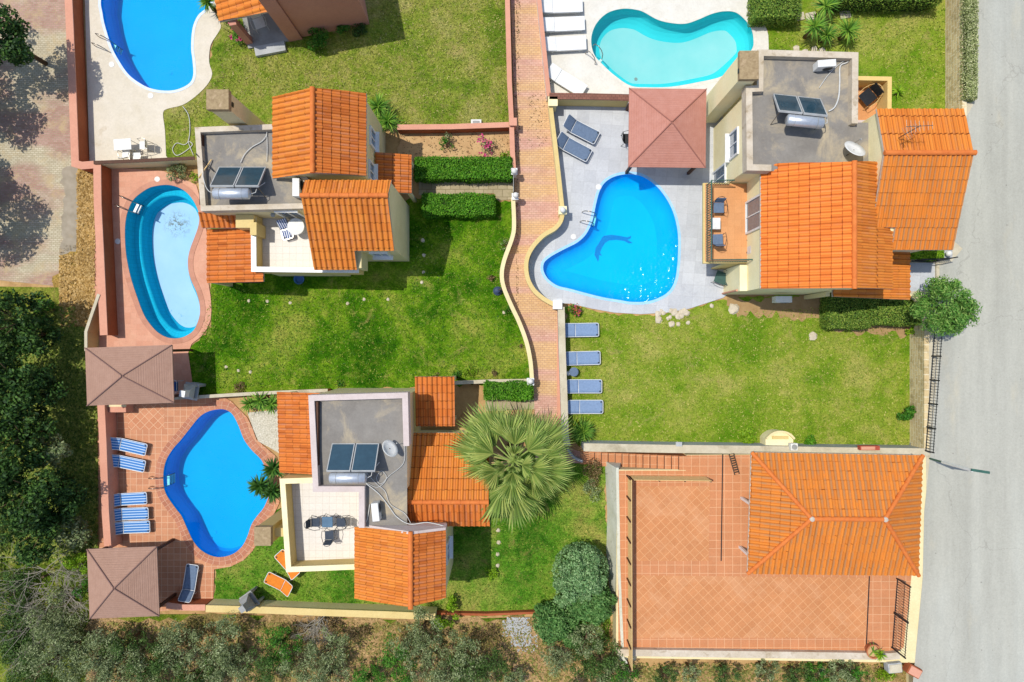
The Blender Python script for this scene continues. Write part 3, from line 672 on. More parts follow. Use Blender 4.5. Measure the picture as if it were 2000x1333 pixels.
W5 = watermat('rippled_pool_water', (.5, .97, 1, 1), .10, sparkle=True)
m_hipr = None; m_w1 = poolmat('pool_wall_blue', '#06a4dc', '#0aaee2'); m_f1 = poolmat('pool_floor_blue', '#10a2de', '#16aae4')
m_f1b = poolmat('pool_floor_deep_blue', '#04a0cc', '#06a6d4'); m_w3 = poolmat('pool_wall_deep_blue', '#049cdc', '#06a4e2')
p1 = pool(RIM[0], 'deep blue pool cut by the top edge beside the salmon boundary wall', m_w3, m_f1b, WB, cop=(.14, .052, plain('white_coping', '#d3ddea', '#c2cfe0', 3, .6, bump=0), -.05), depth=1.15)
n = NT('dirty_pale_pool_floor')
c = n.ramp(n.noise(.6, 4, .6), [(.3, srgb('#8ab8d8')), (.7, srgb('#98c2de'))])
def spotmask(n, x, y, r, dens, sc):
    d = n.n('ShaderNodeVectorMath', operation='DISTANCE'); n.l(n.pos(), d.inputs[0]); d.inputs[1].default_value = (x, y, -1.5)
    a = n.ramp(n.math('DIVIDE', d.outputs['Value'], r), [(.2, g(1)), (1, g(0))])
    return n.math('MULTIPLY', a, n.ramp(n.noise(sc, 5, .8), [(dens, g(0)), (dens + .06, g(1))]))
c = n.mix(spotmask(n, X(345, -1.5), Y(438, -1.5), .9, .50, 6), c, srgb('#5c6a62'))
c = n.mix(spotmask(n, X(350, -1.5), Y(620, -1.5), 1.6, .60, 3.2), c, srgb('#3f8fc4'))
c = n.mix(spotmask(n, X(362, -1.5), Y(628, -1.5), 1.2, .66, 5), c, srgb('#5a5348'))
n.col(c); n.rough(.7)
m_w2 = poolmat('pool_wall_mosaic', '#1aaccc', '#20b6d6', .8)
p2 = pool(RIM[1], 'pear shaped pool with pale dirty floor and cyan mosaic sides', m_w2, n.m, None, depth=1.6,
          prof=[(0, .036), (.02, -.62), (.06, -.72), (.34, -.80), (.40, -.86), (.44, -1.40), (.60, -1.6)], cop=(.28, .056, m_coping_s, 0, .26))
p3 = pool(RIM[2], 'bright blue pool ringed by terracotta bricks near the striped loungers', m_w3, m_f1b, WB, cop=(.42, .062, m_coping_b, -.02, .27, 2), depth=1.2)
p4 = pool(RIM[3], 'turquoise pool beside the white loungers at the top edge', poolmat('pool_wall_turquoise', '#3cc2ca', '#40c8d0'), poolmat('pool_floor_turquoise', '#86c4c4', '#a4cccb', sc=.35), watermat('turquoise_water', (.84, .985, .985, 1), .15),
          prof=[(0, .036), (.02, -.45), (.06, -.62), (.20, -.80), (.38, -.92), (.6, -1.0)], cop=(.18, .050, plain('white_rendered_coping', '#ddd8cc', '#cfc9ba', 3, .6, bump=0), -.04))
p5 = pool(RIM[4], 'heart shaped blue pool with a dolphin picture on its floor', m_w1, poolmat('pool_floor_azure', '#06aede', '#0ab6e4', sc=.4), W5, zw=-.075, waves=True, depth=.8,
          prof=[(0, .036), (.03, -.12), (.09, -.26), (.17, -.40), (.27, -.54), (.40, -.66), (.55, -.74), (.70, -.78), (.85, -.80), (1.0, -.81)], cop=(.14, .050, plain('pale_blue_coping', '#8fc4e6', '#a6cfe8', 3, .5, bump=0), -.05))
# the leaping dolphin laid in darker tesserae on the floor of the heart shaped pool
zf = -.803
dol = [(1168, 512), (1161, 498), (1164, 481), (1171, 468), (1180, 461), (1194, 459), (1210, 461), (1225, 464), (1233, 461), (1232, 466), (1226, 469), (1236, 475), (1228, 476), (1219, 471), (1203, 469), (1190, 470), (1182, 475), (1176, 484), (1172, 494), (1176, 500), (1170, 499), (1170, 506)]
dm = MB(); dm.add([(X(a, zf), Y(b, zf), zf) for a, b in dol], [tuple(range(len(dol)))]); dm.build('dolphin_mosaic', plain('navy_tesserae', '#0a76b4', '#0e80be', 5, .5, bump=0), p5)
# main drains
for p_, a, b, z, col in ((p4, 1242, 155, -.99, m_grey), (p1, 333, 143, -1.14, m_f1), (p3, 420, 1040, -1.19, m_f1)):
    MB().lathe([(.09, 0), (.08, .012)], (X(a, z), Y(b, z), z)).build('floor_drain', col, p_)
# skimmer lids
lid = None
for a, b, lab in ((219, 127, 'round white skimmer lid beside the ladder of the top left pool'), (295, 188, 'round white skimmer lid below the rounded end of the top left pool'), (308, 351, 'round white lid above the pear shaped pool'), (231, 472, 'round white lid left of the pear shaped pool'), (1169, 366, 'round white lid beside the top of the heart shaped pool'), (1120, 463, 'round white lid in the crook of the heart shaped pool')):
    if lid is None:
        lid = MB().lathe([(.15, 0), (.15, .012), (.12, .02), (.03, .024)], (0, 0, 0)).build('skimmer_lid', m_whitep, local=True); lid.location = (X(a), Y(b), .04); tag(lid, lab, 'skimmer lid', 'skimmer lids in the pool decks')
    else:
        q = lid.copy(); COL.objects.link(q); q.location = (X(a), Y(b), .04); q['label'] = lab
# ladders
def ladder(px, py, ang, label, first=[None]):
    if first[0] is None:
        t = thing('pool_ladder', label, 'pool ladder', (0, 0, 0), local=True, group='ladders on the pool rims')
        for s in (-.26, .26):
            MB().tube([(-.62, s, .04), (-.62, s, .30), (-.52, s, .62), (-.30, s, .74), (-.05, s, .66), (.09, s, .40), (.12, s, 0), (.12, s, -.9)], .022, 8).build('handrail', m_chrome, t, smooth=True)
        for z in (-.2, -.5, -.8): MB().box((.12, 0, z), (.13, .5, .035)).build('step', m_white, t)
        first[0] = t; o = t
    else: o = dup(first[0], (0, 0, 0), 0, label)
    o.location = (X(px), Y(py), 0); o.rotation_euler = (0, 0, R(ang)); return o
ladder(214, 92, -22, 'bent steel ladder on the left rim of the top left pool')
ladder(258, 404, -26, 'steel ladder at the upper left of the pear shaped pool')
ladder(321, 940, 0, 'steel ladder at the left tip of the brick ringed pool')
ladder(1166, 117, -48, 'steel ladder at the lower left of the turquoise pool')
ladder(1157, 430, -12, 'steel ladder in the crook of the heart shaped pool')
# ================================================================= HOUSE A (centre left)
A = thing('villa', 'cream villa with two tiled gables beside the pear shaped pool', 'villa', (-10, 6.5, 0))
wallbox(-14.15, -9.4, 6.0, 9.65, 0, 4.85, m_cream_w, A)
sheet('flat_roof', [(-14.1, 6.05), (-9.3, 6.05), (-9.3, 9.6), (-14.1, 9.6)], 4.86, m_flat, parent=A)
parapet(A, [(-14.4, 9.70), (-10.6, 9.85), (-10.6, 9.0), (-9.2, 7.3), (-9.2, 6.02), (-14.12, 5.9)], .24, 4.6, 5.2, m_parapet)
MB().box2(-14.22, -14.10, 6.2, 9.4, 4.87, 5.13).build('parapet_shade_strip', m_wood, A)  # dark strip standing in for the shade inside the west parapet
gable_body(A, 'y', 7.46, 11.02, [(-10.75, 5.1), (-8.73, 6.17), (-6.68, 5.1)], m_cream_w)
tile_roof([(-10.87, 7.38, 5.17), (-10.87, 11.05, 5.17), (-8.73, 11.08, 6.3), (-8.73, 7.37, 6.3)], A, caps=[((-8.73, 7.36, 6.3), (-8.73, 11.1, 6.3))], seed=2)
tile_roof([(-6.6, 7.5, 5.2), (-6.6, 11.24, 5.2), (-8.73, 11.08, 6.3), (-8.73, 7.37, 6.3)], A, mat=m_roof_red, seed=3, cl=.40)
gable_body(A, 'x', -9.1, -5.42, [(4.2, 4.66), (6.37, 6.16), (7.1, 5.66)], m_cream_w)
tile_roof([(-9.22, 6.37, 6.3), (-9.22, 7.17, 5.77), (-5.37, 7.17, 5.77), (-5.45, 6.37, 6.3)], A, seed=4)
tile_roof([(-9.24, 6.37, 6.3), (-9.24, 4.14, 4.8), (-5.40, 4.14, 4.8), (-5.45, 6.37, 6.3)], A, seed=5, caps=[((-9.26, 6.37, 6.3), (-5.42, 6.37, 6.3))], cl=.42)
tile_roof([(-9.24, 4.14, 4.8), (-9.24, 3.32, 4.26), (-7.24, 3.32, 4.26), (-7.24, 4.14, 4.8)], A, seed=5, cl=.42)
wallbox(-9.18, -7.05, 3.42, 4.25, 2.72, 4.18, m_cream_w, A)
wallbox(-9.3, -8.5, 3.42, 4.25, 0, 2.72, m_cream_w, A)
# first floor terrace
wallbox(-12.25, -9.25, 3.42, 5.95, 0, 2.68, m_cream_w, A)
sheet('terrace_floor', [(-12.3, 3.4), (-7.3, 3.4), (-7.3, 6.0), (-12.3, 6.0)], 2.70, m_wtile, parent=A)
MB().ribbon([(-12.32, 5.9), (-12.30, 3.42), (-7.3, 3.36)], .2, 2.45, 3.55, ).build('parapet', m_yellow, A)
MB().ribbon([(-12.32, 5.9), (-12.30, 3.42), (-7.3, 3.36)], .24, 3.555, 3.62).build('coping', m_white, A)
wallbox(-13.05, -12.2, 5.35, 5.98, 2.6, 3.9, m_yellow, A)
wallbox(-12.35, -12.05, 5.0, 5.6, 2.6, 3.95, m_yellow, A)
# west porch
tile_roof([(-15.05, 5.5, 2.42), (-15.05, 2.86, 2.42), (-12.45, 2.86, 3.15), (-12.45, 5.5, 3.15)], A, mat=m_roof_red, seed=6, cl=.5)
tile_roof([(-12.46, 3.38, 3.14), (-12.46, 2.86, 3.14), (-11.95, 2.86, 3.28), (-11.95, 3.28, 3.28)], A, mat=m_roof_red, seed=6)
tile_roof([(-14.95, 6.12, 3.62), (-12.95, 6.12, 3.62), (-12.95, 5.45, 3.2), (-14.95, 5.45, 3.2)], A, mat=m_roof_red, seed=7)
for x, y in ((-14.85, 3.0), (-14.85, 5.3)): MB().box2(x - .12, x + .12, y - .12, y + .12, 0, 2.35).build('post', m_cream_w, A)
MB().box2(-15.0, -12.4, 2.88, 2.98, 2.2, 2.32).build('beam', m_wood, A)
# entrance porch on the east
tile_roof([(-6.62, 9.15, 3.05), (-6.62, 7.25, 3.05), (-4.93, 7.25, 2.55), (-4.93, 9.15, 2.55)], A, mat=m_roof_red, seed=8)
for y in (7.4, 9.0): MB().box2(-5.2, -5.04, y - .08, y + .08, 0, 2.45).build('post', m_cream_w, A)
wall_window(A, (-6.67, 9.65, 3.6), .8, 1.1, '+x'); wall_window(A, (-6.67, 8.0, 3.9), .8, 1.0, '+x')
wall_window(A, (-6.3, 4.19, 3.4), .8, 1.1, '-y'); wall_window(A, (-10.4, 5.99, 3.75), 1.0, 2.0, '-y', door=True)
ch = MB().box2(-12.95, -12.1, 9.9, 10.65, 0, 6.9).build('chimney', m_salmon and m_cream_w, A)
MB().box2(-13.0, -12.05, 9.85, 10.7, 6.9, 7.2).build('chimney_cap', m_stonecap, ch); MB().box2(-12.06, -12.04, 10.1, 10.3, 6.65, 6.85).build('vent', m_black, ch)
MB().lathe([(.09, 0), (.12, .05), (.05, .1)], (-11.2, 5.93, 4.1)).build('wall_lamp', m_grey, A)

# ================================================================= HOUSE B (bottom left)
B = thing('villa', 'cream villa with a large flat roof beside the brick ringed pool', 'villa', (-7, -6, 0))
wallbox(-9.1, -4.82, -6.78, -2.48, 0, 4.9, m_cream_w, B)
wallbox(-6.85, -5.0, -8.5, -6.78, 0, 4.9, m_cream_w, B)
sheet('flat_roof', [(-9.1, -2.45), (-4.8, -2.45), (-4.8, -4.4), (-4.8, -8.5), (-6.8, -8.5), (-6.8, -6.75), (-9.1, -6.75)], 4.92, m_flat, parent=B)
MB().ribbon([(-4.78, -4.75), (-4.84, -2.46), (-9.08, -2.58), (-8.88, -6.70), (-6.80, -6.70), (-6.80, -8.45)], .26, 4.6, 5.3).build('parapet', m_parapet_p, B)
MB().box2(-8.92, -8.80, -6.5, -2.75, 4.93, 5.2).build('parapet_shade_strip', m_wood, B)  # dark brown box put where the parapet's inner shadow lies
tile_roof([(-11.55, -2.5, 2.55), (-11.42, -6.45, 2.55), (-9.1, -6.45, 3.3), (-9.1, -2.5, 3.3)], B, seed=11, tw=.235, amp=.05, mat=m_roof_red)
for y in (-2.7, -6.2): MB().box2(-11.35, -11.15, y - .1, y + .1, 0, 2.5).build('post', m_cream_w, B)
tile_roof([(-4.72, -1.72, 2.98), (-2.8, -1.72, 2.98), (-2.8, -4.18, 2.6), (-4.72, -4.18, 2.6)], B, seed=12, mat=m_roof_red, tw=.24)
for x, y in ((-3.0, -1.9), (-3.0, -4.0)): MB().box2(x - .08, x + .08, y - .08, y + .08, 0, 2.5).build('post', m_cream_w, B)
tile_roof([(-5.02, -4.5, 2.62), (-1.1, -4.5, 2.62), (-1.1, -7.5, 4.35), (-5.02, -7.5, 4.35)], B, seed=13, caps=[((-5.04, -7.5, 4.35), (-1.08, -7.5, 4.35))], cl=.55)
tile_roof([(-5.02, -7.5, 4.35), (-1.1, -7.5, 4.35), (-1.05, -8.78, 3.75), (-5.02, -8.78, 3.75)], B, seed=14, mat=m_roof_red, cl=.55)
gable_body(B, 'x', -4.9, -2.2, [(-8.3, 3.8), (-7.5, 4.2), (-4.7, 2.6)], m_cream_w)
gable_body(B, 'y', -11.7, -8.55, [(-7.1, 4.65), (-4.48, 5.86), (-3.1, 5.2)], m_cream_w)
MB().add([(-7.15, -8.43, 4.6), (-4.48, -8.43, 6.02), (-3.0, -8.43, 5.3), (-3.0, -8.43, 4.6), (-7.15, -8.55, 4.6), (-4.48, -8.55, 6.02), (-3.0, -8.55, 5.3), (-3.0, -8.55, 4.6)], [(0, 1, 2, 3), (7, 6, 5, 4), (0, 4, 5, 1), (1, 5, 6, 2), (2, 6, 7, 3), (3, 7, 4, 0)]).build('gable_wall', m_parapet_p, B)
tile_roof([(-7.27, -8.58, 4.62), (-7.27, -11.87, 4.62), (-4.48, -11.76, 6), (-4.48, -8.45, 6)], B, seed=15, caps=[((-4.48, -8.42, 6), (-4.48, -11.82, 6))], tw=.245)
tile_roof([(-2.99, -8.50, 5.25), (-2.99, -11.6, 5.25), (-4.48, -11.76, 6), (-4.48, -8.45, 6)], B, seed=16, mat=m_roof_red, cl=.36)
wallbox(-10.7, -7.05, -10.7, -6.8, 0, 2.78, m_cream_w, B)
wallbox(-10.7, -9.05, -6.8, -6.6, 0, 2.77, m_cream_w, B)
sheet('terrace_floor', [(-10.8, -6.6), (-6.85, -6.6), (-6.85, -8.5), (-7.05, -8.5), (-7.05, -10.85), (-10.75, -10.85)], 2.80, m_wtile, parent=B)
MB().ribbon([(-9.1, -6.58), (-10.87, -6.64), (-10.58, -10.82), (-7.1, -10.68)], .2, 2.6, 3.74).build('parapet', m_yellow, B)
MB().ribbon([(-9.1, -6.58), (-10.87, -6.64), (-10.58, -10.82), (-7.1, -10.68)], .25, 3.745, 3.82).build('coping', m_pale_y, B)
ch = MB().box2(-12.1, -11.4, -9.6, -8.8, 0, 3.7).build('chimney', m_yellow, B); MB().box2(-12.14, -11.36, -9.64, -8.76, 3.7, 4.0).build('chimney_cap', m_stonecap, ch)
wallbox(-11.45, -10.7, -9.4, -9.0, 0, 3.3, m_yellow, B, 'flue')
wall_window(B, (-3.09, -10.0, 3.6), .9, 1.1, '+x')

# ================================================================= HOUSE C (right)
C = thing('villa', 'large yellow villa with balcony between the heart shaped pool and the street', 'villa', (14, 7, 0))
wallbox(10.62, 15.4, 7.75, 11.2, 0, 5.2, m_pale_y, C); wallbox(11.1, 15.4, 11.2, 12.85, 0, 5.2, m_pale_y, C)
sheet('flat_roof', [(10.6, 7.7), (10.6, 11.2), (11.1, 11.2), (11.1, 12.9), (15.45, 12.9), (15.45, 9.9), (16.4, 9.9), (16.4, 7.7)], 5.24, m_flat, parent=C)
wallbox(15.4, 16.4, 7.75, 9.85, 0, 5.2, m_pale_y, C)
MB().ribbon([(11.62, 7.76), (10.66, 7.78), (10.62, 11.3), (11.12, 11.32), (11.14, 12.92), (15.38, 12.80), (15.36, 9.75)], .28, 5.0, 5.6).build('parapet', m_parapet, C)
ch = MB().box2(10.0, 10.74, 11.5, 12.6, 0, 6.1).build('chimney', m_pale_y, C); MB().box2(9.95, 10.79, 11.45, 12.7, 6.1, 6.35).build('chimney_cap', m_stonecap, ch)
MB().box2(9.93, 9.95, 11.75, 11.95, 6.14, 6.3).build('vent', m_black, ch)
gable_body(C, 'y', 2.45, 7.78, [(11.5, 4.85), (14.83, 6.46), (16.1, 5.85)], m_pale_y)
wallbox(11.15, 11.52, 2.45, 3.75, 0, 2.7, m_pale_y, C)
tile_roof([(11.37, 2.4, 4.92), (11.37, 7.62, 4.92), (11.95, 8.05, 5.2), (14.83, 7.78, 6.6), (14.83, 2.3, 6.6)], C, seed=21, caps=[((14.83, 2.26, 6.6), (14.83, 7.8, 6.6))], cl=.44, mat=rooftile('clay_roof_tiles_bright', base='#df7c33', light='#ea8a3c', dark='#d3702c', patchv=.25, gap='#a3501f'))
tile_roof([(14.83, 7.78, 6.6), (14.83, 2.3, 6.6), (16.15, 2.33, 5.96), (16.15, 7.95, 5.96)], C, seed=22, cl=.44)
tile_roof([(16.15, 5.06, 5.96), (16.15, 2.33, 5.96), (17.1, 2.33, 5.5), (17.1, 5.06, 5.5)], C, seed=22, cl=.44)
wallbox(16.0, 17.0, 3.4, 5.1, 0, 5.3, m_pale_y, C)
# low roof
tile_roof([(15.3, 4.6, 3.55), (15.3, 2.12, 3.55), (19.5, 2.02, 2.65), (19.5, 4.6, 2.65)], C, seed=23, mat=m_roof, cl=.45)
for x, y in ((19.3, 2.2), (15.5, 2.3)): MB().box2(x - .1, x + .1, y - .1, y + .1, 0 if x < 19 else Z1, 2.6).build('post', m_cream_w, C)
# east gable
gable_body(C, 'x', 16.15, 19.7, [(4.35, 5.35), (8.1, 6.65), (10.1, 6.05)], m_pale_y)
tile_roof([(16.05, 8.1, 6.8), (19.9, 8.1, 6.8), (19.85, 10.22, 6.15), (16.05, 10.22, 6.15)], C, seed=24, cl=.9, tw=.24)
tile_roof([(16.05, 8.1, 6.8), (19.9, 8.1, 6.8), (19.87, 5.06, 5.75), (16.05, 5.06, 5.75)], C, seed=25, cl=.56, tw=.21, mat=m_roof_thin, caps=[((16.02, 8.1, 6.8), (19.95, 8.1, 6.8))])
tile_roof([(17.1, 5.06, 5.75), (19.87, 5.06, 5.75), (19.86, 4.1, 5.42), (17.1, 4.1, 5.42)], C, seed=26, cl=.56, tw=.21, mat=m_roof_thin)
# west balcony
MB().box2(9.36, 11.5, 3.8, 7.74, 2.5, 2.68).build('balcony_slab', m_yellow, C)
sheet('balcony_floor', [(9.45, 3.9), (11.5, 3.9), (11.5, 7.7), (9.45, 7.7)], 2.69, m_otile, parent=C)
rail = MB().tube([(10.6, 7.66, 3.62), (9.50, 7.66, 3.62), (9.50, 3.88, 3.62), (11.46, 3.88, 3.62)], .035, 6)
r_ = rail.tube([(10.6, 7.66, 2.82), (9.50, 7.66, 2.82), (9.50, 3.88, 2.82), (11.46, 3.88, 2.82)], .02, 6).build('railing', m_gmetal, C)
bal = MB()
for i in range(32):
    y = 3.9 + i * .12; bal.tube([(9.5, y, 2.7), (9.5, y, 3.62)], .014, 5)
    if i < 31: bal.tube([(9.5, y, 3.0), (9.44, y + .06, 3.2), (9.5, y + .12, 3.4)], .010, 4)
for i in range(16): bal.tube([(9.6 + i * .12, 3.88, 2.7), (9.6 + i * .12, 3.88, 3.62)], .014, 5)
for i in range(9): bal.tube([(9.6 + i * .12, 7.66, 2.7), (9.6 + i * .12, 7.66, 3.62)], .014, 5)
bal.build('balusters', m_gmetal, r_)
wall_window(C, (11.49, 6.0, 3.75), 1.5, 2.1, '-x', door=True); wall_window(C, (10.61, 9.4, 3.55), 1.2, 1.25, '-x'); wall_window(C, (10.61, 7.95 + .35, 1.2), 1.0, 2.1, '-x', door=True)
MB().box2(10.5, 11.5, 3.78, 3.86, .0, 2.5).build('balcony_fin', m_yellow, C)
MB().tube([(11.1, 2.5, .05), (11.1, 2.5, 2.4)], .05, 8).build('drainpipe', m_salmon, C)
# north east balcony
wallbox(15.4, 18.05, 10.3, 12.55, 0, 2.6, m_pale_y, C)
sheet('balcony_floor', [(15.4, 10.3), (18.05, 10.3), (18.05, 12.6), (15.4, 12.6)], 2.62, m_otile, parent=C)
MB().ribbon([(15.42, 12.55), (18.0, 12.5), (17.98, 10.25)], .2, 2.5, 3.6).build('parapet', plain('warm_yellow_plaster', '#dfbf7c', '#d6b670', 1, .9), C)
MB().ribbon([(15.42, 10.42), (17.2, 10.42)], .28, 2.6, 3.5).build('parapet', m_parapet_p, C)

# ================================================================= HOUSE D (bottom right pavilion)
D = thing('pavilion', 'single storey pavilion with orange hipped roof on the tiled terrace', 'pavilion', (15.4, -8.2, Z1))
wallbox(13.0, 19.0, -10.2, -5.95, Z1 - .01, 3.6, m_cream_w, D)
TL, TR, BR_, BL = (11.37, -5.28, 3.7), (19.5, -5.42, 3.7), (19.3, -11.14, 3.7), (11.18, -11.05, 3.7); RL, RR = (13.78, -8.18, 4.72), (17.15, -8.2, 4.72)
tile_roof([TL, RL, BL], D, seed=31, cl=.44, tw=.27, mat=m_roof_thin, jit=.02, caps=[(TL, RL), (BL, RL)], capr=.10)
tile_roof([TL, TR, RR, RL], D, seed=32, cl=.44, tw=.27, mat=m_roof_thin, jit=.02, caps=[(RL, RR)])
tile_roof([BL, RL, RR, BR_], D, seed=33, cl=.44, tw=.27, mat=m_roof_thin, jit=.02)
tile_roof([TR, BR_, RR], D, seed=34, cl=.44, tw=.27, mat=m_roof_thin, jit=.02, caps=[(TR, RR), (BR_, RR)], capr=.10)
for q in (RL, RR): MB().lathe([(.13, 0), (.11, .07), (.04, .10)], (q[0], q[1], q[2] + .08), 12).build('ridge_joint', m_mortar, D)
for x, y in ((11.68, -7.98), (11.6, -10.48), (15.2, -10.9), (19.0, -10.9)): MB().box2(x - .06, x + .06, y - .06, y + .06, Z1, 3.6).build('post', m_white, D)

# ================================================================= HOUSE H (top, salmon)
Hh = thing('villa', 'salmon villa cut by the top edge, with a tiled porch', 'villa', (-9.5, 19, 0), rz=0)
def rot(pts, o, a): return [(o[0] + (x - o[0]) * math.cos(a) - (y - o[1]) * math.sin(a), o[1] + (x - o[0]) * math.sin(a) + (y - o[1]) * math.cos(a)) for x, y in pts]
v = Vector((X(722) - X(591), Y(48) - Y(73))).normalized(); w = Vector((-v.y, v.x)); c0 = Vector((X(591), Y(73)))
def hp(a, b): q = c0 + v * a + w * b; return (q.x, q.y)
MB().prism([hp(0, 0), hp(3.6, 0), hp(3.6, 7), hp(0, 7)], 0, 5.3).build('wall', m_hsalmon, Hh)
MB().prism([hp(-.72, -.12), hp(-.02, -.12), hp(-.02, 7), hp(-.72, 7)], 0, 5.28).build('wall', m_hsalmon, Hh)
MB().prism([hp(-2.9, -.1), hp(-.74, -.1), hp(-.74, 7), hp(-2.9, 7)], 0, .12).build('porch_floor', m_grey, Hh)
MB().prism([hp(-2.55, -.62), hp(-.95, -.62), hp(-.95, -.12), hp(-2.55, -.12)], 0, .24).build('porch_step', m_lgrey, Hh)
a_, b_ = hp(-3.0, .15), hp(-3.0, .55)
MB().prism([hp(-2.95, .1), hp(-2.6, .1), hp(-2.6, .45), hp(-2.95, .45)], 0.1, 2.35).build('post', m_hsalmon, Hh)
z0, z1 = 2.45, 3.0
q0 = P(428, 43, z0); q1 = P(525, 23, z1); e = Vector((w.x, w.y, 0)) * 6
tile_roof([q0, q1, q1 + e, q0 + e], Hh, seed=41, tw=.33)
# ---------------------------------------------------------------- gazebos
def gazebo(cx, cy, wx, wy, ze, zr, rz, label, mat, n_post=4, group='gazebos with hipped shingle roofs'):
    t = thing('gazebo', label, 'gazebo', (cx, cy, 0), R(rz), group, local=True)
    a, b = wx / 2, wy / 2; m = MB(); hipm = plain('hip_felt_' + mat.name, '#8b6b61' if mat is m_gaz else '#a87062', None, 4, .9)
    # stepped shingle courses
    vs = []; fs = []
    K = 22
    for k in range(K):
        f0 = 1 - k / K; f1 = 1 - (k + 1) / K + .004; zA = ze + (zr - ze) * (1 - f0); zB = ze + (zr - ze) * (1 - f1)
        i = len(vs)
        vs += [(s * a * f0, u * b * f0, zA + .006) for s, u in ((-1, -1), (1, -1), (1, 1), (-1, 1))] + [(s * a * f1, u * b * f1, zB) for s, u in ((-1, -1), (1, -1), (1, 1), (-1, 1))]
        for j in range(4): fs.append((i + j, i + (j + 1) % 4, i + 4 + (j + 1) % 4, i + 4 + j))
        if k: # riser to the course below
            for j in range(4): fs.append((i - 4 + j, i - 4 + (j + 1) % 4, i + (j + 1) % 4, i + j))
    fs.append(tuple(len(vs) - 4 + j for j in range(4)))
    i = len(vs); vs += [(s * a, u * b, ze - .06) for s, u in ((-1, -1), (1, -1), (1, 1), (-1, 1))]
    for j in range(4): fs.append((j, i + j, i + (j + 1) % 4, (j + 1) % 4))
    fs.append((i, i + 3, i + 2, i + 1)); m.add(vs, fs); rf = m.build('roof', mat, t)
    for s, u in ((-1, -1), (1, -1), (1, 1), (-1, 1)):
        MB().tube([(s * a, u * b, ze + .03), (s * .02, u * .02, zr + .03)], .03, 6).build('hip_strip', hipm, rf)
        MB().box((s * (a - .28), u * (b - .28), (ze - .1) / 2 + .02), (.13, .13, ze - .12)).build('post', m_wood, t)
    for s in (-1, 1):
        MB().box((0, s * (b - .28), ze - .16), (wx - .4, .08, .14)).build('beam', m_wood, t); MB().box((s * (a - .28), 0, ze - .165), (.08, wy - .72, .13)).build('beam', m_wood, t)
    return t
k = 34.3 / F; zc = 2.7
gazebo(X(252, 2.75), Y(733.5, 2.75), 170 * k, 113 * k, 2.7, 3.35, 2, 'rectangular brown gazebo between the pear shaped pool and the lawn', m_gaz)
gazebo(X(239.5, 2.35), Y(1139, 2.35), 136.5 * 34.65 / F, 136 * 34.65 / F, 2.3, 3.1, 2.2, 'square brown gazebo in the bottom left corner', m_gaz)
gazebo(X(1303.5, 2.4), Y(250.5, 2.4), 151 * 34.6 / F, 154 * 34.6 / F, 2.4, 3.35, -.6, 'reddish gazebo standing on the grey pool deck', m_gaz_r)
# ================================================================= tiled terrace (bottom right)
ter = [(8.9, -5.82), (20.4, -5.75), (20.35, -11.9), (19.95, -15.6), (19.6, -15.85), (6.0, -15.75), (5.42, -15.6), (5.34, -6.6), (8.85, -6.6)]
sheet('terrace_paving', ter, Z1 + .004, m_patio)
def pz(l): return PP(l, Z1 + .01)
sheet('terrace_tile_inlay', pz([(1242, 950), (1387, 950), (1384, 1096), (1238, 1096)]), Z1 + .009, m_patio_d)
sheet('terrace_tile_inlay', pz([(1238, 1124), (1696, 1129), (1691, 1246), (1238, 1246)]), Z1 + .009, m_patio_d)
for q in ([(1410.5, 888), (1412.5, 888), (1409.5, 1096), (1407.5, 1096)], [(1697, 1126), (1699, 1126), (1692.5, 1276), (1690.5, 1276)]):
    MB().prism(pz(q), Z1, Z1 + .02).build('drain_channel', m_black)['kind'] = 'structure'
# steps up from the garden path
st = thing('garden_steps', 'flight of terracotta steps climbing to the tiled terrace', 'steps', (6.7, -6.1, 0))
for i in range(13):
    x0 = 4.35 + i * .345; sp_ = MB().box2(x0, 8.9, -6.58 + i * .0005, -5.86, i * .1, (i + 1) * .1 + (0 if i < 12 else -.002)).build('step', m_patio, st); MB().box2(x0 - .02, x0 + .018, -6.56, -5.88, (i + 1) * .1 - .02, (i + 1) * .1 + .006).build('nosing', m_wood, sp_)
MB().box2(3.6, 4.35, -6.5, -5.8, 0, .035).build('path_landing', m_patio)['kind'] = 'structure'
# battered west wall of the terrace
m = MB(); pts = [(1181, 900, 1203, 914), (1186, 1000, 1205, 1020), (1184, 1080, 1206, 1100), (1194, 1180, 1210, 1200), (1204, 1262, 1214, 1286), (1210, 1290, 1222, 1296)]
vs = []
for a, b, c, d in pts: vs += [P(a, b, 0), P(c, d, Z1 + .02), P(c, d, Z1 + .02) + Vector((.14, 0, 0)), P(a, b, 0) + Vector((.9, 0, 0))]
fs = [(0, 1, 2, 3), tuple(4 * (len(pts) - 1) + j for j in (3, 2, 1, 0))]
for i in range(len(pts) - 1):
    for j in range(4): fs.append((4 * i + j, 4 * i + 4 + j, 4 * i + 4 + (j + 1) % 4, 4 * i + (j + 1) % 4))
tag(m.add(vs, fs).build('retaining_wall', plain('whitewashed_wall', '#cfcfc0', '#bdbda8', 1.2, .9, grime='#8f9070', gscale=2.2, gl=.58, gh=.75)), 'whitewashed leaning retaining wall west of the tiled terrace', 'wall')
tag(MB().ribbon([(5.34, -15.75), (19.1, -15.95), (19.6, -15.9)], .34, .0, Z1 + .28).build('terrace_wall', m_parapet), 'pale low wall along the south edge of the tiled terrace', 'wall')
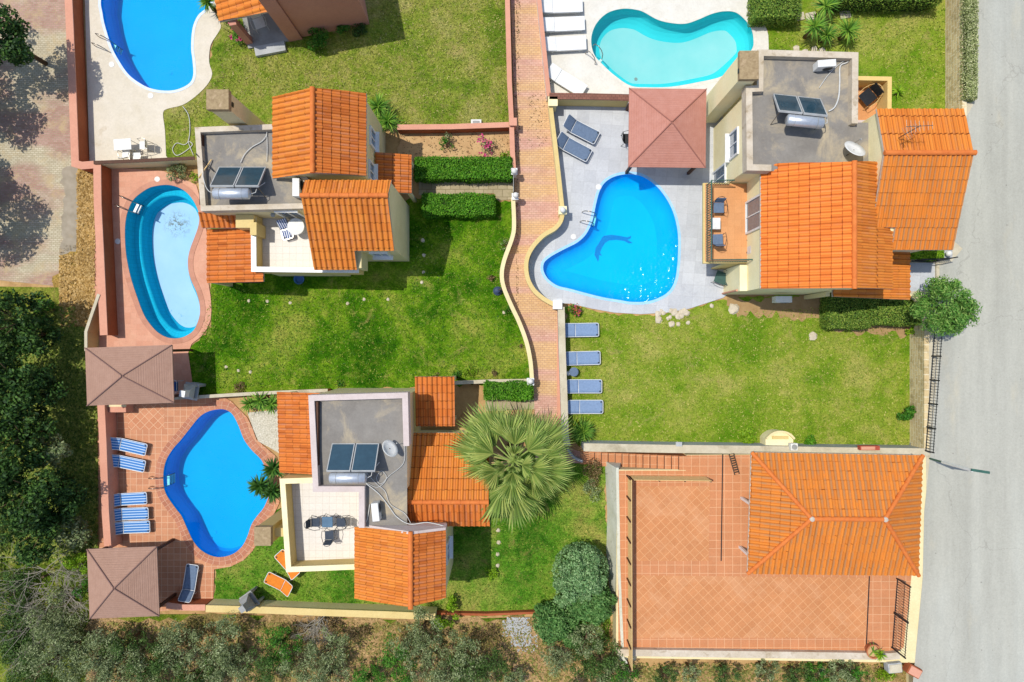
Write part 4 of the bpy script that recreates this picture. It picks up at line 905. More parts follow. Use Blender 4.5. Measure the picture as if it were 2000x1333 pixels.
# pine board fences
def board_fence(a, b, label, n, h=1.12, flip=1):
    a = Vector(a); b = Vector(b); d = (b - a); L = d.length; d.normalize(); nn = Vector((-d.y, d.x)) * flip; rz = math.atan2(d.y, d.x)
    t = thing('board_fence', label, 'fence', (a.x, a.y, Z1), group='pine board fences on the terrace'); m = MB(); mid = (a + b) / 2
    for k in range(5): m.box((mid.x, mid.y, Z1 + .14 + k * .235), (L, .03, .19), rz)
    m.build('boards', m_lwood, t)
    for i in range(n + 1):
        p = a + d * (L * i / n) - nn * .05; MB().box((p.x, p.y, Z1 + h / 2), (.06, .06, h), rz).build('post', m_wood, t)
    return t
fx0, fx1 = X(1226, Z1), X(1227, Z1)
board_fence((fx0, Y(929, Z1)), (fx1, Y(1290, Z1)), 'long pine board fence along the west side of the tiled terrace', 9)
board_fence((fx0 + .12, Y(929, Z1)), (X(1377, Z1), Y(931, Z1)), 'short pine board fence beside the garden steps', 3)
# steel fences
def bar_fence(a, b, h, label, gap, z=Z1, group=None, posts=2, name='railing_fence', mat=None):
    a = Vector(a); b = Vector(b); d = (b - a); L = d.length; d.normalize()
    t = thing(name, label, 'fence', (a.x, a.y, z), group=group); r = MB()
    for zz in (z + .12, z + h - .03): r.tube([(a.x, a.y, zz), (b.x, b.y, zz)], .022, 6)
    r.build('rail', mat or m_black, t); m = MB(); n = int(L / gap)
    for i in range(1, n): p = a + d * (L * i / n); m.tube([(p.x, p.y, z + .05), (p.x, p.y, z + h + .05)], .013, 4)
    m.build('bars', mat or m_black, t)
    for i in range(posts + 1): p = a + d * (L * i / posts); MB().box((p.x, p.y, z + h / 2), (.06, .06, h + .08)).build('post', mat or m_black, t)
    return t
bar_fence(P2(1751, 1130, Z1), P2(1746, 1196, Z1), 1.25, 'black barred gate leaf beside the pavilion roof', .13, name='steel_gate', group='black gate leaves to the street', posts=1)
bar_fence(P2(1746, 1198, Z1), P2(1741, 1264, Z1), 1.25, 'black barred gate leaf nearest the flower pot', .13, name='steel_gate', group='black gate leaves to the street', posts=1)
bar_fence(P2(1823, 650, Z1), P2(1806, 880, Z1), .75, 'black railing between the east lawn and the street', .14, posts=5)
# retaining walls to the street
tag(MB().box2(20.98, 21.22, -5.6, 1.55, 0, Z1 + .03).build('retaining_wall', m_stwall), 'stone retaining wall between the east lawn and the street', 'wall')
tag(MB().box2(22.86, 23.08, 11.0, 30, 0, Z1 + .12).build('retaining_wall', m_stwall), 'stone retaining wall right of the north east lawn', 'wall')
MB().tube([P(1862, -20, .5) , P(1863, 60, .45), P(1861, 130, .5), P(1863, 190, .4), P(1860, 208, .3)], .02, 6).build('garden_hose', m_yellow)
tag(bpy.data.objects['garden_hose'], 'thin yellow hose along the foot of the street retaining wall', 'hose')
# garage apron and its kerb
sheet('forecourt', PP([(1776, 514), (1826, 514), (1826, 566), (1776, 570)], Z1), Z1 + .010, m_grey_deck)
MB().box2(X(1826, Z1), X(1832, Z1), Y(566, Z1), Y(512, Z1), Z1, Z1 + .12).build('kerb', m_kerb)['kind'] = 'structure'

# ---------------------------------------------------------------- boundary walls
def bwall(pts, w, h, mat, label, z0=-.02, cap=None, group=None, px=True, face=None):
    path = [P2(a, b, z0 + h) for a, b in pts] if px else pts
    if not cap and not face: return tag(MB().ribbon(path, w, z0, h).build('boundary_wall', mat), label, 'wall', group)
    t = thing('boundary_wall', label, 'wall', (path[0][0], path[0][1], 0), group=group)
    MB().ribbon(path, w, z0, h - .05).build('wall', mat, t); MB().ribbon(path, w + .05, h - .05, h).build('coping', cap, t); return t
bwall([(134, -250), (134, 0), (141, 160), (147, 320), (160, 324), (184, 322)], .34, .95, m_rust, 'salmon topped wall beside the top left pool', cap=m_salmon)
bwall([(190, 322), (191, 400), (196, 500), (203, 655)], .34, 1.05, m_rust, 'salmon topped wall beside the pear shaped pool', cap=m_salmon)
bwall([(197, 780), (201, 860), (206, 1000), (211, 1072)], .32, 1.1, m_salmon, 'salmon wall behind the striped loungers', cap=m_salmon)
bwall([(193, 575), (180, 612), (168, 648), (168, 686)], .10, 1.1, m_yellow, 'thin yellow wall angled out beside the long salmon wall', cap=m_kerb)
bwall([(325, 1183), (357, 1187), (401, 1187)], .26, .95, m_rust, 'short salmon wall at the foot of the brick ringed pool deck', cap=m_salmon)
bwall([(402, 1189), (520, 1192), (640, 1197), (760, 1201), (850, 1205)], .30, 1.0, m_cream_w, 'long yellow wall along the south lawn', cap=m_yellow)
bwall([(850, 1199), (950, 1201), (1050, 1197)], .12, .35, m_rust, 'low rusty edging wall at the end of the south lawn')
bwall([(340, 778), (400, 775), (480, 770), (560, 766), (640, 763)], .12, .7, m_rust, 'thin pale capped wall behind the white barbecue', cap=m_kerb)
bwall([(888, 748), (960, 745), (1036, 744)], .14, .7, m_rust, 'thin pale capped wall beside the square hedge', cap=m_kerb)
bwall([(183, 318), (280, 314), (380, 309)], .12, 1.15, m_cream_w, 'brown capped fence wall between the two left pools', cap=m_wood)
bwall([(776, 249), (880, 248), (994, 244)], .22, .8, m_rust, 'salmon capped wall above the rose bed', cap=m_salmon)
bwall([(990, -250), (991, 0), (995, 160), (999, 240), (1001, 300), (1003, 330)], .20, .75, m_rust, 'long salmon wall on the left of the brick path', cap=m_salmon)
lw = [(1002, 386), (1004, 440), (1000, 466), (985, 508), (980, 536), (984, 562), (998, 596), (1014, 630), (1028, 668), (1036, 706), (1039, 744)]
bwall(spline(lw, 4, False), .16, .8, m_cream_w, 'curving cream wall between the centre lawn and the brick path', cap=m_cream_w)
bwall([(1044, -250), (1053, 0), (1062, 90), (1072, 188)], .17, .9, m_white, 'white wall along the white loungers', cap=m_salmon)
bwall([(1074, 198), (1084, 280), (1092, 350), (1098, 405)], .17, .95, m_cream_w, 'yellow capped wall left of the two grey loungers', cap=m_yellow)
bwall(spline([(1098, 410), (1096, 430), (1084, 446), (1060, 461), (1038, 486), (1028, 512), (1030, 542), (1042, 566), (1062, 584), (1084, 596)], 5, False), .17, 1.0, m_cream_w, 'curved yellow capped wall round the tip of the heart shaped pool', cap=m_yellow)
bwall([(1073, 188), (1150, 189), (1229, 191)], .28, 1.15, m_yellow, 'brown tile capped wall above the two grey loungers', cap=tiles('brown_cap_tiles', ('#8a5a48', '#7b4f3f'), '#5e3c30', .2, .12, .012, off=.5))
bwall([(1096, 600), (1098, 680), (1101, 760), (1104, 850), (1108, 872)], .30, .95, m_lgrey, 'grey concrete wall at the heads of the four blue loungers', cap=m_kerb)
bwall(spline([(1108, 874), (1114, 886), (1124, 896), (1138, 902)], 4, False), .12, .8, m_grey, 'dark curved wall end between yucca and palm')
bwall([(1140, 874), (1300, 877), (1480, 879), (1640, 882), (1815, 884)], .36, 1.35, m_lgrey, 'pale wall between the east lawn and the tiled terrace', cap=m_kerb)
bwall([(1786, 660), (1784, 760), (1779, 872)], .05, .12, m_grey, 'thin grey edging strip on the right of the east lawn')
# gate pillars
MB
pil0 = None
def pillar(px, py, h, w, mat, label, globe=True):
    t = thing('gate_pillar', label, 'pillar', (X(px, h), Y(py, h), 0), group='wall pillars along the paths'); x, y = X(px, h), Y(py, h)
    MB().box2(x - w / 2, x + w / 2, y - w / 2, y + w / 2, 0, h - .06).build('shaft', mat, t); MB().box2(x - w / 2 - .04, x + w / 2 + .04, y - w / 2 - .04, y + w / 2 + .04, h - .06, h).build('cap', mat, t)
def globe(px, py, z, label, r=.14, first=[None]):
    x, y = X(px, z + r), Y(py, z + r)
    if first[0] is None:
        t = thing('globe_lamp', label, 'lamp', (x, y, z), local=True, group='white globe lamps')
        MB().lathe([(.07, 0), (.05, .05), (.05, .08)], (0, 0, 0)).build('lamp_base', m_grey, t)
        MB().lathe([(.02, .06)] + [(.15 * math.sin(a), .2 - .15 * math.cos(a)) for a in np.linspace(.3, 3.1, 9)], (0, 0, 0), 18).build('globe', m_whitep, t, smooth=True); first[0] = t
    else: dup(first[0], (x, y, z), 0, label)
pillar(1002, 238, .95, .32, m_salmon, 'salmon pillar at the corner above the rose bed')
pillar(1004, 335, .95, .26, m_white, 'white pillar at the upper side of the stone walk'); globe(1004, 335, .95, 'globe lamp on the upper pillar of the stone walk')
pillar(1006, 384, .95, .26, m_white, 'white pillar at the lower side of the stone walk'); globe(1007, 382, .95, 'globe lamp on the lower pillar of the stone walk')
pillar(1099, 411, 1.1, .34, m_pale_y, 'cream pillar where the right path wall bends'); globe(1099, 411, 1.1, 'globe lamp on the pillar beside the heart shaped pool')
pillar(1089, 595, 1.1, .40, m_white, 'white pillar below the tip of the heart shaped pool')
pillar(1036, 746, .95, .30, m_white, 'white pillar at the corner of the square hedge'); globe(1036, 745, .95, 'globe lamp above the square hedge')
pillar(1080, 198, 1.15, .40, m_pale_y, 'cream pillar at the end of the brown tile capped wall')
pillar(1852, 497, 1.75, .34, m_lgrey, 'grey pillar beside the street'); globe(1852, 496, 1.8, 'large globe lamp beside the street')
# entrance gate of the stone walk
g_ = thing('garden_gate', 'thin grey gate between the two white pillars', 'gate', (X(1005), Y(360), 0)); MB().box((X(1003, .5), Y(359, .5), .45), (.04, 1.0, .8)).build('gate_leaf', m_lgrey, g_)
MB().tube([(X(1003, .5), Y(359, .5) - .5, .9), (X(1003, .5), Y(359, .5) + .5, .9)], .02).build('top_rail', m_grey, g_)
# iron gate panels at the forecourt
t = thing('wrought_iron_gate', 'black curly iron gate above the grey forecourt', 'gate', (X(1810, Z1), Y(512, Z1), Z1)); m = MB()
gx0, gx1, gy = X(1778, Z1), X(1846, Z1), Y(511, Z1)
def gyy(x): return gy + (x - gx0) * .06
for zz in (.15, 1.0): m.tube([(gx0, gyy(gx0), Z1 + zz), ((gx0 + gx1) / 2, gyy(gx0) - .05, Z1 + zz + (.12 if zz > .5 else 0)), (gx1, gyy(gx1), Z1 + zz)], .025, 6)
m.build('rail', m_black, t); m = MB()
for i in range(17): x = gx0 + (gx1 - gx0) * i / 16; m.tube([(x, gyy(x) - .02, Z1), (x, gyy(x) - .02, Z1 + 1.05)], .014, 4); m.tube([(x, gyy(x), Z1 + .4), (x + .05, gyy(x) + .03, Z1 + .5), (x + .05, gyy(x), Z1 + .7), (x, gyy(x), Z1 + .75)], .012, 4)
m.build('bars', m_black, t)

# ================================================================= furniture
def lounger(name, label, fab, frame, wid=.66, L=1.92, z=.33, tilt=25, cat='sun lounger', group=None, solid=False):
    t = thing(name, label, cat, (0, 0, 0), local=True, group=group); a = R(tilt); bl = .62; hw = wid / 2
    hx = -L / 2 + bl
    if solid: # moulded plastic
        MB().box((hx / 2 + L / 4, 0, z), (L / 2 - hx, wid, .05)).build('bed', fab, t, bevel=.02)
        MB().box((hx - bl / 2 * math.cos(a), 0, z + .03 + bl / 2 * math.sin(a)), (bl, wid, .05), M=Matrix.Rotation(a, 4, 'Y')).build('backrest', fab, t, bevel=.02)
        MB().box((0, hw - .03, z - .08), (L * .86, .04, .10)).build('side_rail', frame, t); MB().box((0, -hw + .03, z - .08), (L * .86, .04, .10)).build('side_rail', frame, t)
    else:
        def arc(cx, cy, r, a0, a1, zz, n=4): return [(cx + r * math.cos(x), cy + r * math.sin(x), zz) for x in np.linspace(a0, a1, n)]
        r = .09; f = [(hx, -hw, z)] + arc(L / 2 - r, -hw + r, r, -math.pi / 2, 0, z) + arc(L / 2 - r, hw - r, r, 0, math.pi / 2, z) + [(hx, hw, z)]
        MB().tube(f + [f[0]], .018, 6).build('frame', frame, t)
        nseg = 14; m = MB(); vs = []; fs = []
        for i in range(nseg + 1):
            x = hx + .01 + (L / 2 - .04 - hx) * i / nseg; s = .012 * math.sin(math.pi * i / nseg)
            for y, dz in ((-hw + .012, 0), (-hw / 2, -.016), (0, -.022), (hw / 2, -.016), (hw - .012, 0)): vs.append((x, y, z + .012 + dz - s))
        for i in range(nseg):
            for j in range(4): fs.append((5 * i + j, 5 * i + 5 + j, 5 * i + 6 + j, 5 * i + 1 + j))
        b = m.add(vs, fs).build('bed', fab, t, smooth=True, recalc=False); b.modifiers.new('thick', 'SOLIDIFY').thickness = .008
        M = Matrix.Translation((hx, 0, z)) @ Matrix.Rotation(a, 4, 'Y') # raises -x end
        m = MB(); vs = [M @ Vector((-bl * i / 6, y, dz + .012)) for i in range(7) for y, dz in ((-hw + .012, 0), (-hw / 2, -.012), (0, -.018), (hw / 2, -.012), (hw - .012, 0))]
        fs = [(5 * i + j, 5 * i + 1 + j, 5 * i + 6 + j, 5 * i + 5 + j) for i in range(6) for j in range(4)]
        br = m.add(vs, fs).build('backrest', fab, t, smooth=True, recalc=False); br.modifiers.new('thick', 'SOLIDIFY').thickness = .008
        pf = [(0, -hw, 0)] + [(-bl + r - r * math.sin(q), -hw + r - r * math.cos(q), 0) for q in np.linspace(0, math.pi / 2, 4)] + [(-bl + r - r * math.sin(q), hw - r + r * math.cos(q), 0) for q in np.linspace(math.pi / 2, 0, 4)] + [(0, hw, 0)]
        MB().tube([M @ Vector(p) for p in pf], .018, 6).build('back_frame', frame, br)
        for x in (L / 2 - .10,):
            for y in (-hw + .09, hw - .09): MB().box((x, y, z + .018), (.07, .07, .012)).build('corner_joint', m_black, t)
    for x in (-L / 2 + .45, L / 2 - .38):
        for y in (-hw + .02, hw - .02): MB().tube([(x, y, z - .01), (x + (.05 if x > 0 else -.05), y, .01)], .018, 6).build('leg', frame, t)
    return t
def place(src, px, py, ang, label, z=0.0, zp=.3, first=set(), group=None):
    loc = (X(px, z + zp), Y(py, z + zp), z)
    if src.name not in first:
        first.add(src.name); src.location = loc; src.rotation_euler = (0, 0, R(ang)); src['label'] = label
        if group: src['group'] = group
        return src
    return dup(src, loc, R(ang), label, group)
s1 = lounger('sun_lounger', 'x', m_ystripe, m_white, group='blue and white striped loungers', wid=.62, L=2.0, tilt=35)
D3 = .045
place(s1, 250, 871, -13, 'striped lounger nearest the rectangular gazebo, first of the row', D3)
place(s1, 247, 904, -12, 'striped lounger second from the rectangular gazebo', D3)
place(s1, 250, 975, 3, 'striped lounger third from the rectangular gazebo, level with the pool ladder', D3)
place(s1, 253, 1004, 2, 'striped lounger fourth in the row, between two close neighbours', D3)
place(s1, 256, 1030, 2, 'striped lounger last in the row, nearest the square gazebo', D3)
s2 = lounger('sun_lounger', 'x', m_mesh_b, m_white, group='blue mesh loungers at the concrete wall', wid=.70, L=1.84, tilt=8)
for py, ang, lab in ((645, 1, 'first blue lounger from the top along the concrete wall'), (700, 1.5, 'second blue lounger from the top along the concrete wall, above the small round table'), (755, 0, 'third blue lounger from the top along the concrete wall, below the small round table'), (795, 0, 'lowest blue lounger along the concrete wall, nearest the yucca')):
    place(s2, 1130 + (py - 645) * .055 + 5, py, ang, lab, 0)
s3 = lounger('sun_lounger', 'x', m_mesh_s, m_white, group='grey loungers on the grey deck', wid=.72, L=2.0, tilt=38)
place(s3, 1133, 254, -27, 'grey lounger nearer the brown tile capped wall', .04); place(s3, 1118, 288, -28, 'grey lounger nearer the brick path', .04)
s3b = lounger('sun_lounger', 'x', m_mesh_s, m_white, wid=.64, L=1.95, tilt=38)
place(s3b, 371, 1139, 81, 'plain slate blue lounger beside the square gazebo', D3)
s4 = lounger('sun_lounger', 'x', m_white, m_white, group='white plastic loungers by the turquoise pool', wid=.74, L=2.2, tilt=6, solid=True)
place(s4, 1097, 12, 2, 'white lounger cut closest to the top edge', .04); place(s4, 1101, 48, 3, 'white lounger second from the top edge', .04); place(s4, 1104, 86, 3, 'white lounger third from the top edge', .04); place(s4, 1106, 158, -32, 'white lounger lying diagonally in the corner', .04)
s5 = lounger('sun_lounger', 'x', m_orange, m_white, group='orange loungers on the south lawn', wid=.62, L=1.6, tilt=30)
place(s5, 547, 1140, 154, 'whole orange lounger out on the south lawn', 0); place(s5, 564, 1102, 132, 'orange lounger half hidden under the terrace corner', 0)
def chair(name, label, fab, frame, w=.46, h=.44, group=None, arms=True):
    t = thing(name, label, 'chair', (0, 0, 0), local=True, group=group)
    MB().box((0, 0, h), (w, w, .025)).build('seat', fab, t, bevel=.01)
    MB().box((-w / 2 - .06, 0, h + .27), (.025, w * .94, .46), M=Matrix.Rotation(R(-14), 4, 'Y')).build('backrest', fab, t, bevel=.01)
    for x, y in ((w / 2 - .02, w / 2 + .03), (w / 2 - .02, -w / 2 - .03), (-w / 2, w / 2 + .03), (-w / 2, -w / 2 - .03)): MB().tube([(x, y, h), (x + (.05 if x > 0 else -.08), y, 0)], .014, 6).build('leg', frame, t)
    if arms:
        for s in (-1, 1): MB().tube([(w / 2, s * (w / 2 + .02), h), (w / 2 + .04, s * (w / 2 + .09), h + .18), (0, s * (w / 2 + .12), h + .22), (-w / 2, s * (w / 2 + .06), h + .22), (-w / 2 - .10, s * (w / 2 - .05), h + .42)], .014, 6).build('armrest', frame, t)
        MB().tube([(-w / 2 - .08, -w / 2 + .02, h + .3), (-w / 2 - .16, -w / 4, h + .5), (-w / 2 - .18, 0, h + .52), (-w / 2 - .16, w / 4, h + .5), (-w / 2 - .08, w / 2 - .02, h + .3)], .014, 6).build('back_rail', frame, t)
    return t
c1 = chair('garden_chair', 'x', m_darkfab, m_black, w=.42, group='dark chairs round the glass table')
place(c1, 616, 1021, 0, 'dark chair left of the glass table on the white terrace', 2.8, .45); place(c1, 666, 1021, 180, 'dark chair right of the glass table on the white terrace', 2.8, .45); place(c1, 643, 1046, 92, 'dark chair below the glass table on the white terrace', 2.8, .45)
t = thing('glass_table', 'small square dark glass table on the white terrace', 'table', (X(640, 3.4), Y(1019.5, 3.4), 2.8), local=True)
MB().box((0, 0, .66), (.5, .5, .012)).build('table_top', plain('dark_table_glass', '#4f6b80', '#5b7a92', 2, .08, bump=0, spec=.8), t); 
for x in (-.22, .22):
    for y in (-.22, .22): MB().tube([(x, y, .65), (x * 1.1, y * 1.1, 0)], .014, 6).build('leg', m_black, t)
MB().tube([(-.25, -.25, .65), (.25, -.25, .65), (.25, .25, .65), (-.25, .25, .65), (-.25, -.25, .65)], .012, 6).build('rim', m_black, t)
c2 = chair('garden_chair', 'x', m_mesh_s, m_black, w=.50, group='dark chairs on the west balcony')
place(c2, 1404, 406, -90, 'grey chair at the upper end of the west balcony', 2.7, .45); place(c2, 1402, 468, 92, 'grey chair at the lower end of the west balcony', 2.7, .45)
t = thing('side_table', 'small white table between the two balcony chairs', 'table', (X(1398, 3.2), Y(437, 3.2), 2.7), local=True); MB().box((0, 0, .5), (.45, .55, .03)).build('table_top', m_whitep, t, bevel=.01)
for x in (-.18, .18):
    for y in (-.22, .22): MB().box((x, y, .245), (.04, .04, .48)).build('leg', m_whitep, t)
c3 = chair('folding_chair', 'dark green fabric chair under the west balcony', m_greenfab, m_chrome, w=.62, h=.4); c3.location = (X(1408, .4), Y(543, .4), .04); c3.rotation_euler = (0, 0, R(160))
c4 = chair('armchair', 'black armchair on the north east balcony', m_black, m_lwood, w=.66, h=.42); c4.location = (X(1696, 3.1), Y(189, 3.1), 2.63); c4.rotation_euler = (0, 0, R(-140))
c5 = chair('plastic_chair', 'white plastic armchair on the tiled porch', m_whitep, m_whitep, w=.55, h=.42); c5.location = (X(507, .5), Y(46, .5), .12); c5.rotation_euler = (0, 0, R(-70))
t = thing('round_table', 'round white table on the small white terrace', 'table', (X(578, 3.4), Y(443, 3.4), 2.7), local=True); MB().lathe([(.40, 0), (.41, .02), (.39, .035)], (0, 0, .7), 28).build('table_top', m_whitep, t); MB().lathe([(.25, 0), (.05, .05), (.04, .68)], (0, 0, 0)).build('pedestal', m_whitep, t)
s6 = lounger('deck_chair', 'blue and white striped deck chair beside the round white table', m_dstripe, m_chrome, wid=.5, L=1.1, tilt=45, cat='deck chair'); s6.location = (X(558, 3.0), Y(446, 3.0), 2.7); s6.rotation_euler = (0, 0, R(-75))
t = thing('pool_side_table', 'white rectangular table on the top left pool deck', 'table', (X(240, .7), Y(283, .7), .04), R(4), local=True); MB().box((0, 0, .7), (.9, .58, .03)).build('table_top', m_whitep, t, bevel=.01)
for x in (-.38, .38):
    for y in (-.22, .22): MB().tube([(x, y, .69), (x, y, 0)], .02, 6).build('leg', m_whitep, t)
c6 = chair('white_chair', 'x', m_whitep, m_chrome, w=.40, group='white chairs at the top left table')
place(c6, 280, 284, 180, 'white chair right of the top left table', .04, .45); place(c6, 246, 301, 88, 'white chair below the top left table, left one', .04, .45); place(c6, 267, 306, 92, 'white chair below the top left table, right one', .04, .45)
t = thing('patio_stand', 'small round grey table with a white lamp beside the blue loungers', 'table', (X(1121, .5), Y(727, .5), 0), local=True); MB().lathe([(.22, 0), (.24, .03), (.2, .05)], (0, 0, .42), 20).build('table_top', m_mesh_s, t); MB().lathe([(.12, 0), (.03, .04), (.03, .42)], (0, 0, 0)).build('pedestal', m_chrome, t)
MB().lathe([(.10, 0), (.12, .04), (.07, .12)], (-.28, -.08, .3)).build('white_bowl', m_whitep, t)

# ================================================================= rooftop equipment
def heater(px, py, z, rz, label, pw=1.05, pl=1.45, lean=42, side=-1):
    """two collectors leaning on a frame with the tank along their lower picture edge; collectors face the camera side"""
    t = thing('solar_water_heater', label, 'solar heater', (X(px, z + .6), Y(py, z + .6), z), R(rz), group='rooftop solar water heaters', local=True)
    a = R(lean); M = Matrix.Rotation(a, 4, 'X')       # low end up-picture side (+y low), high end -y
    # pivot so that +y edge is low
    M = Matrix.Rotation(-a, 4, 'X')
    for s in (-.5, .5):
        c = Vector((s * (pw + .05), 0, .12 + pl / 2 * math.sin(a)))
        fr = MB()
        for dx in (-pw / 2 + .02, pw / 2 - .02): fr.box(c + M @ Vector((dx, 0, 0)), (.04, pl, .09), M=M)
        for dy in (-pl / 2 + .02, pl / 2 - .02): fr.box(c + M @ Vector((0, dy, 0)), (pw - .08, .04, .09), M=M)
        pnl = fr.build('collector', m_lgrey, t); MB().box(c + M @ Vector((0, 0, .02)), (pw - .08, pl - .08, .03), M=M).build('glass', m_glass, pnl)
    zt = .12 + pl * math.sin(a); yb = -pl / 2 * math.cos(a); yt = yb - .22
    for x in (-pw * .95, -.05, pw * .95):
        MB().tube([(x, yb + .02, zt), (x, yb - .25, 0)], .02, 6).build('support', m_chrome, t); MB().tube([(x, -yb, .1), (x, -yb, 0)], .02, 6).build('foot', m_chrome, t)
    tk = MB(); L = .82; pf = [(-L, .02), (-L + .0, .16), (-L + .06, .245), (L - .06, .245), (L, .16), (L, .02)]
    xs = [p[0] for p in pf]; ox = -.15 * side
    tk.tube([(x + ox, yt - .08, zt - .1) for x, _ in pf], .2, 20, rs=[r for _, r in pf]); tank = tk.build('tank', m_steel, t, smooth=False); 
    for p in tank.data.polygons: p.use_smooth = len(p.vertices) == 4
    for x in (-.5, .5): MB().tube([(x + ox + .0, yt - .08 + .25 * math.cos(q), zt - .1 + .25 * math.sin(q)) for q in np.linspace(0, 2 * math.pi, 20)], .008, 4).build('strap', m_grey, tank)
    MB().tube([(ox + L, yt - .1, zt - .1), (ox + L + .2, yt, zt - .2), (ox + L + .22, yb, zt - .3), (pw + .1, yb + .3, .5)], .018, 6).build('pipe', m_pipe, t)
    return t
heater(466, 346, 4.87, 0, 'solar heater on the flat roof of the villa with two gables', side=1)
heater(690, 894, 4.93, 0, 'solar heater on the large flat roof above the white terrace', side=1)
heater(1562, 206, 5.25, -6, 'solar heater on the flat roof nearest the turquoise pool', side=-1)
def ac(px, py, z, rz, label, first=[None], group='white air conditioning units'):
    if first[0] is None:
        t = thing('air_conditioner', label, 'air conditioner', (0, 0, 0), local=True, group=group)
        MB().box((0, 0, .30), (.82, .32, .56)).build('casing', m_whitep, t, bevel=.02)
        MB().tube([(.13 + .22 * math.cos(q), -.165, .3 + .22 * math.sin(q)) for q in np.linspace(0, 2 * math.pi, 16)], .012, 5).build('fan_ring', m_grey, t)
        MB().lathe([(.21, 0), (.2, .01)], (0, 0, 0), 18).build('fan_grille', m_black, t); g2 = t.children[-1] if t.children else None
        for o in t.children:
            if o.name.startswith('fan_grille'): o.rotation_euler = (R(90), 0, 0); o.location = (.13, -.162, .3)
        for x in (-.3, .3): MB().box((x, 0, .01), (.06, .36, .03)).build('foot', m_black, t)
        first[0] = t; o = t
    else: o = dup(first[0], (0, 0, 0), 0, label)
    o.location = (X(px, z + .55), Y(py, z + .55), z); o.rotation_euler = (0, 0, R(rz)); return o
ac(1615, 124, 5.25, 4, 'air conditioner on the flat roof beside the solar heater nearest the turquoise pool')
ac(578, 366, 4.87, 90, 'air conditioner between the parapet and the gable of the pear pool villa')
ac(733, 1001, 4.93, 96, 'air conditioner on the flat roof beside the white terrace')
ac(1531, 585, 1.2, 0, 'air conditioner on the south wall of the yellow villa')
ac(1473, 479, 2.7, 88, 'air conditioner standing by the west balcony door')
def dish(px, py, z, rz, label, r=.42, tilt=58):
    t = thing('satellite_dish', label, 'satellite dish', (X(px, z + .6), Y(py, z + .6), z), R(rz), group='white satellite dishes', local=True)
    MB().tube([(0, .12, 0), (0, .12, .55), (0, .02, .62)], .025, 8).build('mast', m_chrome, t)
    M = Matrix.Translation((0, 0, .68)) @ Matrix.Rotation(R(tilt), 4, 'X'); m = MB(); vs = []; fs = []; K = 24
    prof = [(0, -.09), (.15, -.078), (.3, -.04), (r, 0.02)]
    for q, zz in prof[1:]: vs += [M @ Vector((q * math.cos(2 * math.pi * j / K), q * math.sin(2 * math.pi * j / K), zz)) for j in range(K)]
    for i in range(len(prof) - 2):
        for j in range(K): fs.append((i * K + j, i * K + (j + 1) % K, (i + 1) * K + (j + 1) % K, (i + 1) * K + j))
    fs.append(tuple(range(K))[::-1]); m.add(vs, fs); d = m.build('reflector', m_whitep, t, smooth=True); d.modifiers.new('thick', 'SOLIDIFY').thickness = .015
    MB().tube([M @ Vector((0, -r, 0)), M @ Vector((0, -.18, .42))], .014, 6).build('arm', m_chrome, t); MB().lathe([(.035, 0), (.03, .1)], tuple(M @ Vector((0, -.18, .38))), 10).build('receiver', m_grey, t)
dish(1668, 292, 5.25, 158, 'satellite dish beside the tall aerial on the yellow villa', tilt=40, r=.5); dish(762, 876, 4.93, 128, 'satellite dish beside the paired collectors above the white terrace')
# TV aerial
b0 = P(1727, 286, 5.5); b1 = P(1797, 243, 8.3)
t = thing('tv_aerial', 'tall mast aerial leaning over the street side roof', 'aerial', tuple(b0)); top = Vector((b0.x + .1, b0.y - .05, 8.3)); top = Vector(((b0.x + b1.x) / 2, (b0.y + b1.y) / 2, 8.25))
MB().tube([b0, top], .025, 8).build('mast', m_chrome, t)
for zz, L_, ang in ((0, .8, .05), (-.5, .55, .5)):
    c = top + Vector((0, 0, zz)); d = Vector((math.cos(ang), math.sin(ang), 0)); pn = Vector((-d.y, d.x, 0)); m = MB().tube([c - d * L_ * .7, c + d * L_ * .7], .014, 6)
    for k in range(7): q = c + d * (L_ * (k - 3) * .22); m.tube([q - pn * (.28 - .02 * k), q + pn * (.28 - .02 * k)], .008, 5)
    m.build('yagi_array', m_chrome, t)
MB().tube([top - Vector((0, 0, 1.2)), P(1765, 320, 6.4)], .008, 5).build('guy_wire', m_black, t)
# loose cables and pipes on the roofs
def cable(pts, z, r, mat, label, cat='cable', zs=None):
    q = spline([(a, b) for a, b in pts], 6, False); n_ = len(q); tag(MB().tube([P(a, b, (zs[0] + (zs[1] - zs[0]) * i / (n_ - 1)) if zs else z) for i, (a, b) in enumerate(q)], r, 5).build('roof_cable' if cat == 'cable' else 'pipe_run', mat, smooth=True), label, cat)
cable([(520, 243), (521, 262), (512, 276), (492, 288), (478, 302), (470, 318)], 4.93, .022, m_pipe, 'white pipe curling over the flat roof of the pear pool villa')
cable([(521, 262), (522, 290), (521, 316)], 4.93, .015, m_pipe, 'straight white pipe beside the tiled gable of the pear pool villa')
cable([(395, 338), (402, 365), (412, 376), (420, 370)], 5.3, .02, m_pipe, 'short white pipe loop left of the tank on the pear pool villa')
cable([(1662, 112), (1655, 122), (1641, 130), (1640, 160), (1638, 190), (1630, 210), (1618, 218)], 5.3, .035, m_pipe, 'thick white pipe from the parapet to the collectors on the yellow villa')
cable([(1650, 118), (1632, 132), (1615, 150), (1600, 172)], 5.3, .018, m_pipe, 'thin white cable from the parapet to the collectors on the yellow villa')
cable([(715, 945), (740, 965), (760, 990), (775, 1010), (800, 1024), (835, 1021), (868, 1028)], 5.0, .024, m_pipe, 'thick white cable crossing to the front gable')
cable([(712, 920), (735, 945), (752, 960), (762, 985), (790, 1003), (802, 1022)], 5.0, .014, m_pipe, 'thin white cable beside the thick one')
